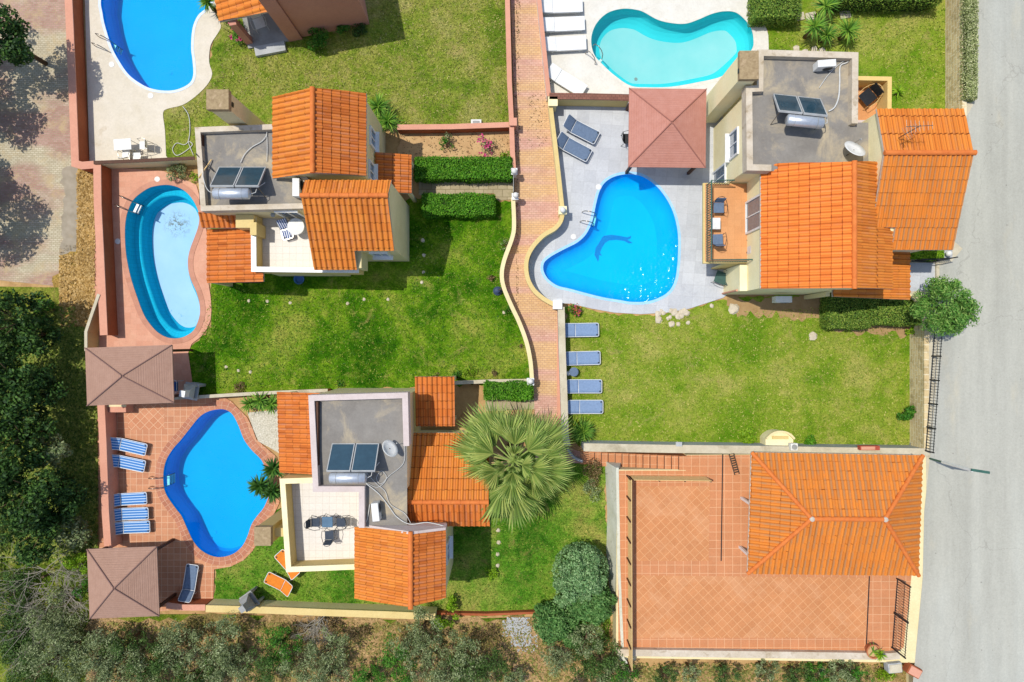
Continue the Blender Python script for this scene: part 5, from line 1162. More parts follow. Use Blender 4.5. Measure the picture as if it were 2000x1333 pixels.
cable([(790, 870), (788, 905), (760, 930), (745, 945), (735, 935), (745, 920), (755, 935), (738, 952), (712, 942)], 5.0, .012, m_pipe, 'tangled white cable loops below the collectors')
cable([(722, 985), (720, 1000), (716, 1018), (706, 1026)], 5.0, .022, m_pipe, 'white pipe from the air conditioner over the parapet')
tag(MB().tube([P(413, 312, 4.95), P(388, 348, 5.25)], .03, 6).build('wooden_pole', m_lwood), 'thin wooden pole lying on the flat roof corner', 'pole')
tag(MB().tube([P(382, 300, 5.25), P(418, 336, 4.95)], .022, 6).build('metal_pole', m_black), 'thin dark pole crossing the wooden one', 'pole')
cable([(357, 208), (368, 225), (371, 250), (368, 275), (360, 283), (345, 280), (337, 292), (345, 304), (362, 296), (376, 283), (368, 278), (378, 304)], .06, .02, m_pipe, 'white garden hose looped on the north lawn', 'hose')
# barbecues, arch, boxes
def bbq(px, py, rz, label, m1, m2):
    t = thing('barbecue', label, 'barbecue', (X(px, 1), Y(py, 1), 0), R(rz), group='masonry barbecues', local=True)
    for y in (-.32, .32): MB().box((0, y, .42), (.62, .12, .84)).build('side_wall', m1, t)
    MB().box((0, 0, .88), (.72, .86, .08)).build('hearth', m1, t); hd = MB()
    a = [(-.3, -.36), (.3, -.36), (.3, .36), (-.3, .36)]; b = [(-.3, -.16), (-.02, -.16), (-.02, .16), (-.3, .16)]
    hd.add([(x, y, 1.2) for x, y in a] + [(x, y, 1.75) for x, y in b], [(0, 1, 5, 4), (1, 2, 6, 5), (2, 3, 7, 6), (3, 0, 4, 7), (4, 5, 6, 7), (3, 2, 1, 0)]).build('hood', m1, t)
    for y in (-.33, .33): MB().box((-.05, y, 1.06), (.5, .07, .28)).build('cheek', m1, t)
    MB().box((-.16, 0, 2.0), (.27, .31, .5)).build('chimney', m2, t); MB().box((.05, 0, .935), (.4, .5, .02)).build('grill', m_black, t); return t
bbq(372, 765, 170, 'pale grey barbecue beside the rectangular gazebo', m_lgrey, m_white); bbq(486, 1176, -145, 'dark grey barbecue on the yellow south wall', m_grey, m_grey)
t = thing('garden_arch', 'rounded cream arch alcove at the foot of the east lawn', 'alcove', (X(1523), Y(870), 0)); pa = [(X(1496 + 54 * i / 12, .9), Y(843 + 14 * (abs(i - 6) / 6) ** 2.5, .9)) for i in range(13)]
MB().prism(pa + [(X(1550, .9), Y(874, .9)), (X(1496, .9), Y(874, .9))], 0, .85).build('body', m_pale_y, t); MB().ribbon(pa, .10, .85, 1.05).build('rim', m_cream_w, t); MB().box2(X(1508, .9), X(1540, .9), Y(858, .9), Y(852, .9), .85, .92).build('ledge', m_yellow, t)
t = thing('vent_pipe', 'square white vent box with round outlet beside the cream arch', 'vent', (X(1550, 1.5), Y(873, 1.5), 1.3), local=True); MB().box((0, 0, .15), (.36, .36, .3)).build('box', m_whitep, t, bevel=.01); MB().lathe([(.13, 0), (.13, .06), (.09, .06)], (0, 0, .3)).build('outlet', m_grey, t)
t = thing('red_box', 'dull red utility box on the wall behind the pavilion roof', 'utility box', (X(1697, 1.5), Y(875, 1.5), 1.3)); x, y = X(1697, 1.5), Y(875, 1.5); MB().box((x, y, 1.47), (1.0, .22, .3)).build('casing', plain('faded_red_paint', '#b5523f', '#a34635', 2, .6), t, bevel=.01); MB().box((x - .1, y, 1.63), (.7, .16, .02)).build('lid', m_salmon, t)
t = thing('utility_box', 'small white meter box on the lawn edge above the garden wall', 'utility box', (X(1323, 1.4), Y(868, 1.4), 1.3)); MB().box((X(1326, 1.5), Y(868, 1.5), 1.42), (.26, .18, .2)).build('casing', m_whitep, t, bevel=.01); MB().box((X(1326, 1.5), Y(868, 1.5) , 1.53), (.3, .22, .02)).build('lid', m_lgrey, t)
t = thing('white_box', 'small white box against the wall above the rose bed', 'box', (X(930), Y(238), 0)); MB().box((X(930, .3), Y(239, .3), .15), (.55, .3, .3)).build('casing', m_whitep, t, bevel=.015); MB().box((X(930, .3), Y(240, .3), .305), (.36, .2, .012)).build('panel', m_grey, t)
t = thing('drying_rack', 'metal slatted rack lying on the terrace beside the pavilion', 'rack', (X(1433, Z1), Y(908, Z1), Z1)); q = [P(1424, 888, Z1 + .1), P(1433, 886, Z1 + .1), P(1444, 926, Z1 + .1), P(1435, 928, Z1 + .1)]
MB().tube(q + [q[0]], .03, 6).build('frame', m_chrome, t); m = MB()
for k in range(1, 9): m.tube([q[0].lerp(q[3], k / 9), q[1].lerp(q[2], k / 9)], .035, 6)
m.build('slats', m_chrome, t)
t = thing('sink_block', 'salmon stone block with bench by the rectangular gazebo', 'stone block', (X(228), Y(797), 0)); MB().box((X(229, .8), Y(798, .8), .4), (.9, .42, .8)).build('block', m_salmon, t, bevel=.02); MB().box((X(229, .8), Y(793, .8), .82), (.95, .1, .05)).build('top', m_cream_w, t)
# street sign
b0 = P(1816, 896, Z1); t = thing('street_sign', 'green edged sign on a leaning looking post beside the street', 'sign', tuple(b0))
tp = Vector((b0.x, b0.y, 4.6)); MB().tube([b0, b0.lerp(tp, .32)], .05, 8).build('post_foot', m_gmetal, t); MB().tube([b0.lerp(tp, .32), tp], .075, 10).build('post', m_white, t)
pn = MB().box((tp.x + .32, tp.y - .02, 4.5), (.75, .05, .3), rz=R(-9)).build('panel', m_white, t); MB().box((tp.x + .32, tp.y - .02, 4.68), (.85, .12, .06), rz=R(-9)).build('edge', m_gmetal, pn)
# plants pots etc
t = thing('blue_basin', 'blue plastic basin under the small white terrace', 'basin', (X(586), Y(546), 0), local=True); MB().lathe([(.2, 0), (.26, .18), (.28, .2), (.24, .19), (.18, .03)], (0, 0, 0), 20).build('bowl', plain('blue_plastic', '#4a78b0', '#3f6ba0', 3, .4, bump=0), t)
t = thing('garden_fountain', 'small dark blue garden spout beside the curving cream wall', 'garden spout', (X(972), Y(569), 0), local=True); MB().lathe([(.2, 0), (.24, .1), (.12, .2), (.08, .5), (.13, .56), (.02, .6)], (0, 0, 0), 16).build('body', plain('navy_paint', '#3f4d68', '#33405a', 3, .4, bump=0), t); MB().tube([(0, 0, .55), (.15, .05, .62), (.22, .08, .5)], .03, 8).build('spout', m_chrome, t)

c7 = chair('garden_chair', 'dark chair peeking out left of the reddish gazebo', m_black, m_black, w=.5); c7.location = (X(1227, .4), Y(272, .4), .04); c7.rotation_euler = (0, 0, R(0))
c8 = chair('garden_chair', 'blue chair in the shade of the rectangular gazebo', plain('blue_fabric', '#2f5c96', '#284f84', 5, .8), m_white, w=.5); c8.location = (X(340, .4), Y(755, .4), .04); c8.rotation_euler = (0, 0, R(180))
# ================================================================= vegetation
RN = np.random.default_rng(7)
def leaves(name, pts, nrm, size, mat, parent=None, aspect=.5, rnd=.9, up=.35, droop=0, loc=None, single=True):
    """one rhombic leaf per point; nrm = outward direction that leaves roughly face"""
    N = len(pts); pts = np.asarray(pts, float); nrm = np.asarray(nrm, float)
    d = nrm + RN.normal(0, rnd, (N, 3)) + np.array([0, 0, up]); d /= np.linalg.norm(d, axis=1)[:, None] + 1e-9
    r = RN.normal(0, 1, (N, 3)); a = np.cross(d, r); a /= np.linalg.norm(a, axis=1)[:, None] + 1e-9; b = np.cross(d, a)
    s = size * RN.uniform(.6, 1.35, N)[:, None]; w = s * aspect
    c = a * s * .5
    V = np.stack([pts - c, pts + b * w * .5 + a * s * .05, pts + c + d * (-droop) * s, pts - b * w * .5 + a * s * .05], 1).reshape(-1, 3)
    me = bpy.data.meshes.new(name); me.vertices.add(4 * N); me.vertices.foreach_set('co', V.ravel().astype('f'))
    me.loops.add(4 * N); me.loops.foreach_set('vertex_index', np.arange(4 * N, dtype='i')); me.polygons.add(N)
    me.polygons.foreach_set('loop_start', np.arange(0, 4 * N, 4, dtype='i')); me.polygons.foreach_set('loop_total', np.full(N, 4, 'i')) if bpy.app.version < (4, 0) else None
    me.update(calc_edges=True); me.validate(); me.materials.append(mat)
    o = bpy.data.objects.new(name, me); COL.objects.link(o)
    if parent is not None: o.parent = parent
    elif loc: o.location = loc
    return o
def shell(c, r, n, depth=.35, squash=1.0):
    """points in the outer part of an ellipsoid"""
    d = RN.normal(0, 1, (n, 3)); d /= np.linalg.norm(d, axis=1)[:, None]; q = 1 - depth * RN.random(n) ** 1.6
    r = np.array(r) if hasattr(r, '__len__') else np.array([r, r, r * squash]); return np.array(c) + d * q[:, None] * r, d
def crown_pts(rx, ry, h, zc, lumps, dens, lr=(.28, .45), seed=0, hollow=.35, out=.78):
    rs = np.random.default_rng(seed); P_, N_ = [], []
    for i in range(lumps):
        a = rs.uniform(0, 2 * math.pi); q = math.sqrt(rs.uniform(0, 1)) * out; z = zc + h * rs.uniform(-.35, .5) * (1 - q * .55)
        c = (math.cos(a) * q * rx, math.sin(a) * q * ry, z); l = rs.uniform(*lr) * min(rx, ry)
        n = int(dens * 4 * math.pi * l * l); p, d = shell(c, (l, l, l * .8), n, hollow); P_.append(p); N_.append(d)
    return np.concatenate(P_), np.concatenate(N_)
def trunk(t, h, r, spread, n=5, seed=0, base=0):
    rs = random.Random(seed); tr = MB().tube([(0, 0, base), (.03, .02, h * .4), (rs.uniform(-.1, .1), rs.uniform(-.1, .1), h * .7)], r, 8, rs=[r * 1.3, r, r * .8])
    for i in range(n):
        a = 2 * math.pi * i / n + rs.uniform(-.4, .4); k = rs.uniform(.6, 1) * spread
        tr.tube([(0, 0, h * .45), (math.cos(a) * k * .4, math.sin(a) * k * .4, h * .75), (math.cos(a) * k, math.sin(a) * k, h * rs.uniform(.9, 1.1))], r * .5, 6, rs=[r * .6, r * .35, r * .1])
    o = tr.build('trunk', m_trunk, t, smooth=True); return o
def tree(px, py, rpx, h, label, cat, mat, name='tree', lumps=14, dens=90, leaf=.13, group=None, z=0, seed=1, squash=1.0, lr=(.3, .5), aspect=.5, hollow=.4, out=.78):
    zt = z + h * .72; s = (H - zt) / F; r = rpx * s
    t = thing(name, label, cat, (X(px, zt), Y(py, zt), z), group=group, local=True)
    trunk(t, h * .8, max(.04, r * .06), r * .6, 6, seed); p, d = crown_pts(r, r * squash, h * .75, h * .62, lumps, dens, lr, seed, hollow, out)
    p[:, 2] = np.maximum(p[:, 2], .05)
    leaves('crown', p, d, leaf, mat, t, aspect); return t
def hedge(x0, x1, y0, y1, h, mat, label, n=5200, leaf=.085, z=0, angle=0, name='hedge', aspect=.6, cat='hedge', group='clipped hedges', sz=None):
    cx, cy = (x0 + x1) / 2, (y0 + y1) / 2; w, d = abs(x1 - x0), abs(y1 - y0)
    t = thing(name, label, cat, (cx, cy, z), R(angle), group, local=True)
    MB().box((0, 0, h * .46), (w * .93 - .06, d * .93 - .08, h * .88)).build('branches', plain(label[:8] + '_core', '#2b3a16', '#22300f', 5, .95, bump=1), t)
    k = RN.random(n); top = k < w * d / (w * d + 2 * h * (w + d)) * 1.25; P_ = np.empty((n, 3)); N_ = np.zeros((n, 3))
    u, v = RN.uniform(-.5, .5, n), RN.uniform(-.5, .5, n)
    wav = .05 * np.sin(u * w * 3.1) + .05 * np.sin(v * d * 4 + u * 9)
    P_[:, 0] = u * w; P_[:, 1] = v * d; P_[:, 2] = h + wav * .6 + RN.normal(0, .045, n) + (RN.random(n) < .03) * RN.uniform(0, .16, n); N_[:, 2] = 1
    s = ~top; f = RN.integers(0, 4, n); zz = RN.uniform(.03, 1, n) * h
    for q, (ax, sg) in enumerate(((0, 1), (0, -1), (1, 1), (1, -1))):
        m = s & (f == q); e = (w if ax == 0 else d) / 2; P_[m, ax] = sg * (e + wav[m] * .7 + RN.normal(0, .025, m.sum())); N_[m, ax] = sg; N_[m, 2] = 0; P_[m, 2] = zz[m]
    leaves('foliage', P_, N_, leaf, mat, t, aspect, rnd=.75, up=.25); return t
def hedge_px(x0, y0, x1, y1, h, mat, label, z=0, **k): return hedge(X(x0, z + h), X(x1, z + h), Y(y1, z + h), Y(y0, z + h), h, mat, label, z=z, **k)
hedge_px(811, 307, 998, 349, .95, m_hedge, 'clipped green hedge above the stone walk', n=14000, leaf=.09)
hedge_px(825, 379, 964, 420, .9, m_hedge, 'clipped green hedge below the stone walk', n=10000, leaf=.09)
hedge_px(948, 747, 1038, 781, 1.0, m_hedge, 'short clipped hedge beside the pale capped wall', n=7000, leaf=.09)
hedge_px(1618, 580, 1700, 641, 1.0, m_hedge_d, 'left block of the privet hedge below the yellow villa', n=9000, leaf=.085)
hedge_px(1698, 568, 1800, 634, 1.1, m_hedge_d, 'yellower right block of the privet hedge below the yellow villa', n=10000, leaf=.085)
hedge_px(1476, -40, 1565, 34, 1.2, m_hedge_d, 'privet hedge block at the top edge right of the turquoise pool', n=9000)
hedge_px(1640, -60, 1840, 2, 1.4, m_hedge_d, 'privet hedge cut by the top edge above the north east lawn', n=9000)
hedge_px(1889, -60, 1909, 190, .5, m_hs, 'long narrow variegated hedge along the street', z=Z1, n=16000, leaf=.08)
hedge_px(1786, 486, 1842, 504, .7, m_lime, 'small bright hedge beside the iron gate', z=Z1, n=3500, leaf=.10)
def blades(name, n, L, mat, parent, wid=.035, zc=0, spread=1.0, elev=(.1, 1.3), droop=.25, seg=3, twist=0):
    """spiky rosette of strap leaves from one point"""
    V = []; Fc = []
    for i in range(n):
        a = RN.uniform(0, 2 * math.pi); el = RN.uniform(*elev); l = L * RN.uniform(.75, 1.1); d = np.array([math.cos(a) * math.cos(el), math.sin(a) * math.cos(el), math.sin(el)])
        sd = np.array([-math.sin(a), math.cos(a), 0]); k = len(V)
        for j in range(seg + 1):
            t_ = j / seg; c = np.array([0, 0, zc]) + d * l * t_ - np.array([0, 0, droop * l * t_ * t_]); w_ = wid * (1 - t_ ** 1.6) + .002
            nz = np.array([0, 0, .35 * wid]); V += [c - sd * w_, c - nz * (1 - t_), c + sd * w_]
        for j in range(seg):
            q = k + 3 * j; Fc += [(q, q + 3, q + 4, q + 1), (q + 1, q + 4, q + 5, q + 2)]
    me = bpy.data.meshes.new(name); me.from_pydata([tuple(v) for v in V], [], Fc); me.materials.append(mat); o = bpy.data.objects.new(name, me); COL.objects.link(o); o.parent = parent; return o
m_yucd = leafmat('dark_yucca_leaf', ['#234a1c', '#376424', '#5c8434'], .2)
def yucca(px, py, rpx, h, label, z=0, n=70, mat=None, group='spiky yuccas', wid=.04):
    zt = z + h; r = rpx * (H - zt) / F; t = thing('yucca', label, 'yucca', (X(px, zt), Y(py, zt), z), local=True, group=group)
    MB().tube([(0, 0, 0), (.02, 0, h * .5), (0, 0, h)], .08, 8, rs=[.12, .08, .07]).build('trunk', m_trunk, t, smooth=True)
    blades('leaves', n, r * 1.05, mat or m_yuc, t, wid, h, elev=(-.25, 1.25), droop=.18); return t
yucca(738, 208, 30, .9, 'yucca tuft touching the roof edge above the window', n=80); yucca(757, 236, 30, .7, 'lower yucca tuft beside the villa window', n=90)
yucca(487, 789, 22, .7, 'left yucca of three above the pebble bed'); yucca(508, 783, 24, .8, 'middle yucca of three above the pebble bed'); yucca(530, 790, 23, .7, 'right yucca of three above the pebble bed')
yucca(534, 917, 26, 1.5, 'topmost yucca overhanging the brick ringed pool', n=120, mat=m_yucd, wid=.055); yucca(507, 950, 26, 1.2, 'leftmost yucca overhanging the brick ringed pool', n=120, mat=m_yucd, wid=.055); yucca(531, 960, 26, 1.0, 'lowest yucca overhanging the brick ringed pool', n=120, mat=m_yucd, wid=.055)
yucca(1138, 842, 28, .6, 'dense round yucca at the corner of the east lawn', n=150)
yucca(1613, 12, 30, 1.2, 'topmost yucca of the cluster above the yellow villa'); yucca(1592, 52, 30, 1.3, 'left yucca of the cluster above the yellow villa'); yucca(1615, 68, 24, .8, 'small middle yucca of the cluster above the yellow villa'); yucca(1657, 60, 30, 1.0, 'right yucca standing apart above the yellow villa')
yucca(1755, 178, 15, .3, 'tiny bright yucca on the north east lawn', mat=m_lime, n=30, wid=.03); yucca(404, 4, 22, .9, 'yucca beside the tiled porch at the top edge', n=80)
# pot plants
def pot(px, py, r, label, mat=None, z=0, h=.4, lm=None, n=40):
    t = thing('potted_plant', label, 'potted plant', (X(px, z + h), Y(py, z + h), z), local=True, group='potted plants'); MB().lathe([(r * .7, 0), (r, h * .85), (r * 1.1, h * .9), (r * 1.1, h), (r * .92, h), (r * .85, h * .75)], (0, 0, 0), 24).build('pot', mat or m_salmon, t); MB().lathe([(r * .85, 0), (r * .8, .01)], (0, 0, h * .8)).build('soil', m_bed, t)
    blades('leaves', n, r * 1.7, lm or m_yuc, t, .03, h * .85, elev=(.1, 1.3)); return t
pot(1707, 1274, .33, 'large round terracotta pot at the terrace corner', plain('terracotta_pot', '#b9744e', '#a8663f', 3, .8), Z1, .5, n=8)
yucca(1719, 1278, 16, .5, 'small spiky plant spilling beside the terracotta pot', z=Z1, mat=m_lime, n=40, wid=.03)
# flower shrubs
def bush(px, py, rpx, h, label, mat, name='shrub', z=0, dens=220, leaf=.09, fl=None, nf=0, cat='shrub', group=None, lumps=7, seed=3, aspect=.55, squash=1):
    zt = z + h * .7; r = rpx * (H - zt) / F; t = thing(name, label, cat, (X(px, zt), Y(py, zt), z), group=group, local=True)
    st_ = MB()
    for i in range(5): a = i * 1.26 + seed; st_.tube([(0, 0, 0), (math.cos(a) * r * .3, math.sin(a) * r * .3, h * .4), (math.cos(a) * r * .6, math.sin(a) * r * .6, h * .8)], .012, 5)
    st_.build('stems', m_trunk, t); p, d = crown_pts(r, r * squash, h * .7, h * .5, lumps, dens, (.3, .55), seed); p[:, 2] = np.maximum(p[:, 2], .03); leaves('foliage', p, d, leaf, mat, t, aspect)
    if fl:
        i = RN.choice(len(p), nf); q = p[i] + d[i] * .05; q[:, 2] += .05
        for j in range(min(nf, 24)):
            kk = slice(j * nf // min(nf, 24), (j + 1) * nf // min(nf, 24)); m_ = max(5, kk.stop - kk.start); c_ = q[kk.start]; leaves('flower', c_ + RN.normal(0, .05, (m_, 3)), np.tile([0, 0, 1.], (m_, 1)), leaf * 1.3, fl, t, .9)
    return t
bush(874, 265, 9, 1.0, 'thin rose bush without flowers in the bed', m_olive, cat='rose bush', dens=120, seed=1); bush(872, 282, 15, .8, 'leafy rose bush in the left of the bed', m_green, cat='rose bush', dens=130, seed=2)
bush(953, 280, 17, 1.0, 'rose bush with magenta flowers in the bed', m_olive, fl=m_flower, nf=26, cat='rose bush', dens=110, seed=5, leaf=.08); bush(985, 300, 15, .5, 'low yellowish shrub at the right end of the bed', m_lime, dens=70, seed=6)
bush(1122, 607, 14, .5, 'flower clump at the foot of the white pillar', m_green, fl=m_flower2, nf=60, cat='flowers', dens=220, leaf=.07)
bush(453, 60, 26, 1.0, 'magenta flowering shrub beside the porch post', m_green, fl=m_flower, nf=130, dens=160, leaf=.09, seed=8, squash=1.4)
bush(614, 68, 24, .9, 'dark round shrub against the salmon house wall', m_green, dens=230, seed=9); bush(671, 54, 14, .7, 'middle shrub against the salmon house wall', m_green, seed=10); bush(699, 56, 17, .5, 'low right shrub against the salmon house wall', m_dark, seed=11)
bush(341, 333, 18, .7, 'grey green shrub above the pear shaped pool', m_olive, seed=12, dens=260); bush(376, 345, 9, .4, 'small bright shrub beside the flat roofed villa', m_lime, seed=13)
bush(1465, 850, 18, .7, 'bright lime shrub left of the cream arch', m_lime, seed=14, dens=230, leaf=.11); bush(1591, 869, 16, .5, 'green shrub right of the cream arch', m_hedge, seed=15, leaf=.10); bush(1772, 811, 18, .8, 'round green shrub by the street railing', m_green, seed=16, leaf=.11); bush(1788, 645, 17, .7, 'bright shrub under the street tree', m_lime, seed=17, leaf=.11)
bush(958, 1120, 14, .5, 'small bright shrub on the south lawn', m_lime, seed=18); bush(1160, 960, 22, .8, 'yellowish shrub beside the whitewashed wall', m_olive, seed=19, dens=120); bush(1165, 925, 30, 1.0, 'dry brown shrub beneath the palm fronds', m_brownleaf, seed=20, dens=90)
bush(988, 478, 13, .5, 'small shrub beside the curving cream wall', m_olive, seed=21, dens=100); bush(962, 543, 9, .4, 'tiny dark shrub near the navy spout', m_brownleaf, seed=22, dens=120)
for i, (a, b, r_) in enumerate(((466, 758, 12), (662, 750, 10), (852, 735, 9), (893, 733, 12), (918, 727, 13), (965, 729, 8), (992, 606, 8), (1018, 676, 5))):
    bush(a, b, r_, .4, ['low olive tuft at the left end of the centre lawn edge', 'low tuft above the large flat roof', 'dry tuft right of the small tiled porch', 'dark tuft above the pale capped wall', 'yellow green tuft above the square hedge', 'small tuft at the right of the lawn edge', 'small green tuft near the white stone', 'dot of weeds beside the curving wall'][i], [m_brownleaf, m_green, m_brownleaf, m_green, m_lime, m_brownleaf, m_green, m_brownleaf][i], seed=30 + i, dens=130, leaf=.08)
bush(876, 1198, 20, 1.2, 'vivid green climber at the end of the long yellow wall', m_lime, seed=44, dens=160, leaf=.12, squash=1.7); bush(862, 1216, 14, .9, 'bright shrub outside the end of the yellow wall', m_lime, seed=45, leaf=.11); bush(1735, 1315, 24, .8, 'bright weeds beside the white block at the corner', m_lime, seed=46, dens=130)
# street tree
tree(1853, 601, 58, 2.8, 'bushy grey green tree standing by the street railing', 'tree', m_tree, z=Z1 - .1, lumps=60, dens=120, leaf=.18, aspect=.28, lr=(.14, .34), seed=7, out=.86, hollow=.7)
# round clipped conifers
def topiary(px, py, rpx, h, label, mat=m_pine, seed=1, squash=1.0):
    zt = h * .7; r = rpx * (H - zt) / F; t = thing('conifer', label, 'conifer', (X(px, zt), Y(py, zt), 0), local=True, group='rounded conifers by the whitewashed wall'); trunk(t, h * .6, .09, r * .4, 5, seed)
    rs = np.random.default_rng(seed); P_, N_ = [], []
    p, d = shell((0, 0, h * .5), (r, r * squash, h * .5), int(r * r * 1900), .18); P_.append(p); N_.append(d)
    for i in range(30):
        a = rs.uniform(0, 6.28); q = rs.uniform(.1, .97); e = (math.cos(a) * q * r, math.sin(a) * q * r * squash, h * .5 + h * .5 * math.sqrt(max(0, 1 - q * q)) - .1); p, d = shell(e, r * rs.uniform(.14, .30), int(r * r * 200), .5); P_.append(p); N_.append(d)
    p = np.concatenate(P_); p[:, 2] = np.maximum(p[:, 2], .05); leaves('crown', p, np.concatenate(N_), .13, mat, t, .55); return t
topiary(1136, 1122, 56, 2.6, 'tall blue green conifer at the top of the cluster', seed=3); topiary(1158, 1182, 44, 2.2, 'green conifer in the middle of the cluster against the wall', mat=leafmat('conifer_green', ['#3a642c', '#5c8a44', '#86a860']), seed=4)
topiary(1082, 1218, 42, 1.7, 'low green conifer at the left of the cluster', mat=bpy.data.materials['conifer_green'], seed=6, squash=.9); topiary(1107, 1170, 22, 1.6, 'small conifer squeezed between its neighbours', seed=7); topiary(1122, 1245, 26, 1.2, 'lowest small conifer of the cluster', mat=bpy.data.materials['conifer_green'], seed=8)
# ---------------------------------------------------------------- fan palm
pc = (X(1003, 4.2), Y(905, 4.2)); pt = thing('fan_palm', 'huge fan palm over the end of the brick path', 'palm tree', (pc[0], pc[1], 0), local=True)
MB().tube([(0, 0, 0), (.03, 0, 1.5), (0, 0, 3.6)], .3, 14, rs=[.42, .30, .36]).build('trunk', m_trunk, pt, smooth=True)
def frond(a, el, L, fan, V, Fc, n=26, dr=.16):
    o = np.array([0, 0, 3.7]); d = np.array([math.cos(a) * math.cos(el), math.sin(a) * math.cos(el), math.sin(el)]); sd = np.array([-math.sin(a), math.cos(a), 0.]); up = np.cross(d, sd) * -1
    k = len(V); w_ = .035; hub = o + d * L * .42 - np.array([0, 0, .05]); V += [o - sd * w_, o + sd * w_, hub + sd * w_ * .7, hub - sd * w_ * .7]; Fc.append((k, k + 1, k + 2, k + 3))
    for i in range(n):
        th = (i / (n - 1) - .5) * fan; l = L * .60 * (1 - .25 * abs(th) / (fan / 2)) * RN.uniform(.85, 1.1); e = d * math.cos(th) + sd * math.sin(th) ; e = e + up * .18 * abs(math.sin(th)); e /= np.linalg.norm(e)
        pr = np.cross(e, up); pr /= np.linalg.norm(pr); k = len(V); pl_ = up * .02 * (1 if i % 2 else -1)
        m1 = hub + e * l * .55; m2 = hub + e * l * .8 - np.array([0, 0, dr * l * .35]); tp_ = hub + e * l - np.array([0, 0, dr * l]) + RN.normal(0, .03, 3); hw_ = l * fan / n * .30
        pl_ = pl_ * 3; V += [hub, m1 - pr * hw_ + pl_, m1 + pr * hw_ - pl_, m2 - pr * hw_ * .6, m2 + pr * hw_ * .6, tp_]; Fc += [(k, k + 1, k + 2), (k + 1, k + 3, k + 4, k + 2), (k + 3, k + 5, k + 4)]
def fronds(name, spec, mat):
    V, Fc = [], []
    for s_ in spec: frond(*s_[:4], V, Fc, **(s_[4] if len(s_) > 4 else {}))
    me = bpy.data.meshes.new(name); me.from_pydata([tuple(v) for v in V], [], Fc); me.materials.append(mat); o = bpy.data.objects.new(name, me); COL.objects.link(o); o.parent = pt; return o
rs = random.Random(4); green = []; dry = []
for ring, (cnt, el, L) in enumerate(((10, -.08, 3.3), (8, .22, 3.05), (6, .55, 2.5), (4, .9, 1.8), (2, 1.25, 1.2))):
    for i in range(cnt): green.append((2 * math.pi * (i + .35 * ring) / cnt + rs.uniform(-.28, .28), el + rs.uniform(-.12, .12), L * rs.uniform(.82, 1.1), rs.uniform(1.6, 2.3), dict(dr=rs.uniform(.12, .34))))
for i in range(7): dry.append((math.pi * (.78 + i * .075) + rs.uniform(-.1, .1), rs.uniform(-.3, -.1), 3.1 * rs.uniform(.9, 1.05), 1.6))
for s_ in green: fronds('frond', [s_], m_fr)
for s_ in dry: fronds('dry_frond', [s_], m_frd)

# ---------------------------------------------------------------- scrub and trees outside the gardens
ol = [(95, 1295, 60, 0), (185, 1300, 55, 0), (140, 1262, 40, 0), (60, 1325, 44, 2), (270, 1322, 44, 0), (370, 1325, 46, 2), (430, 1325, 40, 0), (640, 1322, 40, 0), (865, 1325, 42, 0), (935, 1325, 34, 0), (1090, 1290, 34, 0), (1195, 1325, 34, 0), (1600, 1320, 24, 1), (240, 1262, 42, 2), (225, 1318, 50, 0), (300, 1310, 52, 2), (345, 1262, 45, 0), (395, 1305, 52, 0), (428, 1250, 44, 0), (455, 1300, 40, 0), (545, 1262, 38, 1), (520, 1305, 46, 2), (590, 1300, 50, 0), (636, 1275, 38, 0), (720, 1328, 34, 1), (790, 1262, 40, 0), (825, 1232, 38, 0), (770, 1305, 46, 1), (835, 1300, 48, 0), (900, 1285, 40, 0), (905, 1322, 40, 2), (960, 1310, 32, 2), (1000, 1330, 26, 0), (1148, 1252, 40, 0), (1178, 1290, 38, 2), (1145, 1322, 40, 2), (1215, 1322, 34, 1), (1300, 1326, 22, 2), (1352, 1318, 20, 0), (1420, 1322, 24, 2), (1500, 1316, 24, 0), (1560, 1326, 30, 2), (1640, 1318, 30, 0), (1680, 1330, 28, 1)]
mats = [(m_olive, 'grey green olive shrub'), (m_green, 'vivid green shrub'), (leafmat('mid_scrub_leaf', ['#2f4a1c', '#47642a', '#64803c'], .15), 'mid green shrub')]
ords = ['%dth' % k for k in range(60)]; ords[1:1] = []; ords = ['first', 'second', 'third', 'fourth', 'fifth', 'sixth', 'seventh', 'eighth', 'ninth', 'tenth', 'eleventh', 'twelfth', 'thirteenth', 'fourteenth', 'fifteenth', 'sixteenth', 'seventeenth']
cnts = [0, 0, 0]
for i, (a, b, r_, k) in enumerate(sorted(ol)):
    o_ = (ords + ['%dth' % q for q in range(18, 50)])[cnts[k]]; cnts[k] += 1
    tree(a, b, r_, 1.3 + r_ * .025, '%s, %s of its kind from the left along the bottom edge' % (mats[k][1], o_), 'shrub', mats[k][0], name='olive_shrub' if k == 0 else 'shrub', lumps=30, dens=105 if r_ > 30 else 150, leaf=.12, group='shrubs along the bottom edge', seed=100 + i, aspect=.34, lr=(.12, .38), out=.95, hollow=.6, squash=1 + .25 * math.sin(i * 2.3))
dk = [(-20, 60, 66, 5.5, 'dark tree crown at the top left corner'), (10, 628, 60, 4.5, 'dark evergreen tree left of the scrub, uppermost'), (62, 655, 45, 3.2, 'smaller dark tree right of the uppermost evergreen'), (-5, 745, 75, 5.0, 'large dark evergreen at the left edge level with the rectangular gazebo'), (75, 770, 48, 3.2, 'dark shrubby tree facing the rectangular gazebo'), (12, 860, 70, 4.6, 'dark evergreen at the left edge level with the first striped loungers'), (90, 880, 42, 2.6, 'low olive toned tree in the shaded scrub'), (30, 965, 75, 5.0, 'largest dark evergreen at the left edge above the dead branches'), (110, 975, 42, 3.0, 'dark tree facing the last striped loungers'), (60, 1045, 52, 3.4, 'dark tree just above the dead branches'), (142, 1042, 34, 1.6, 'small yellow green shrub beside the salmon wall')]
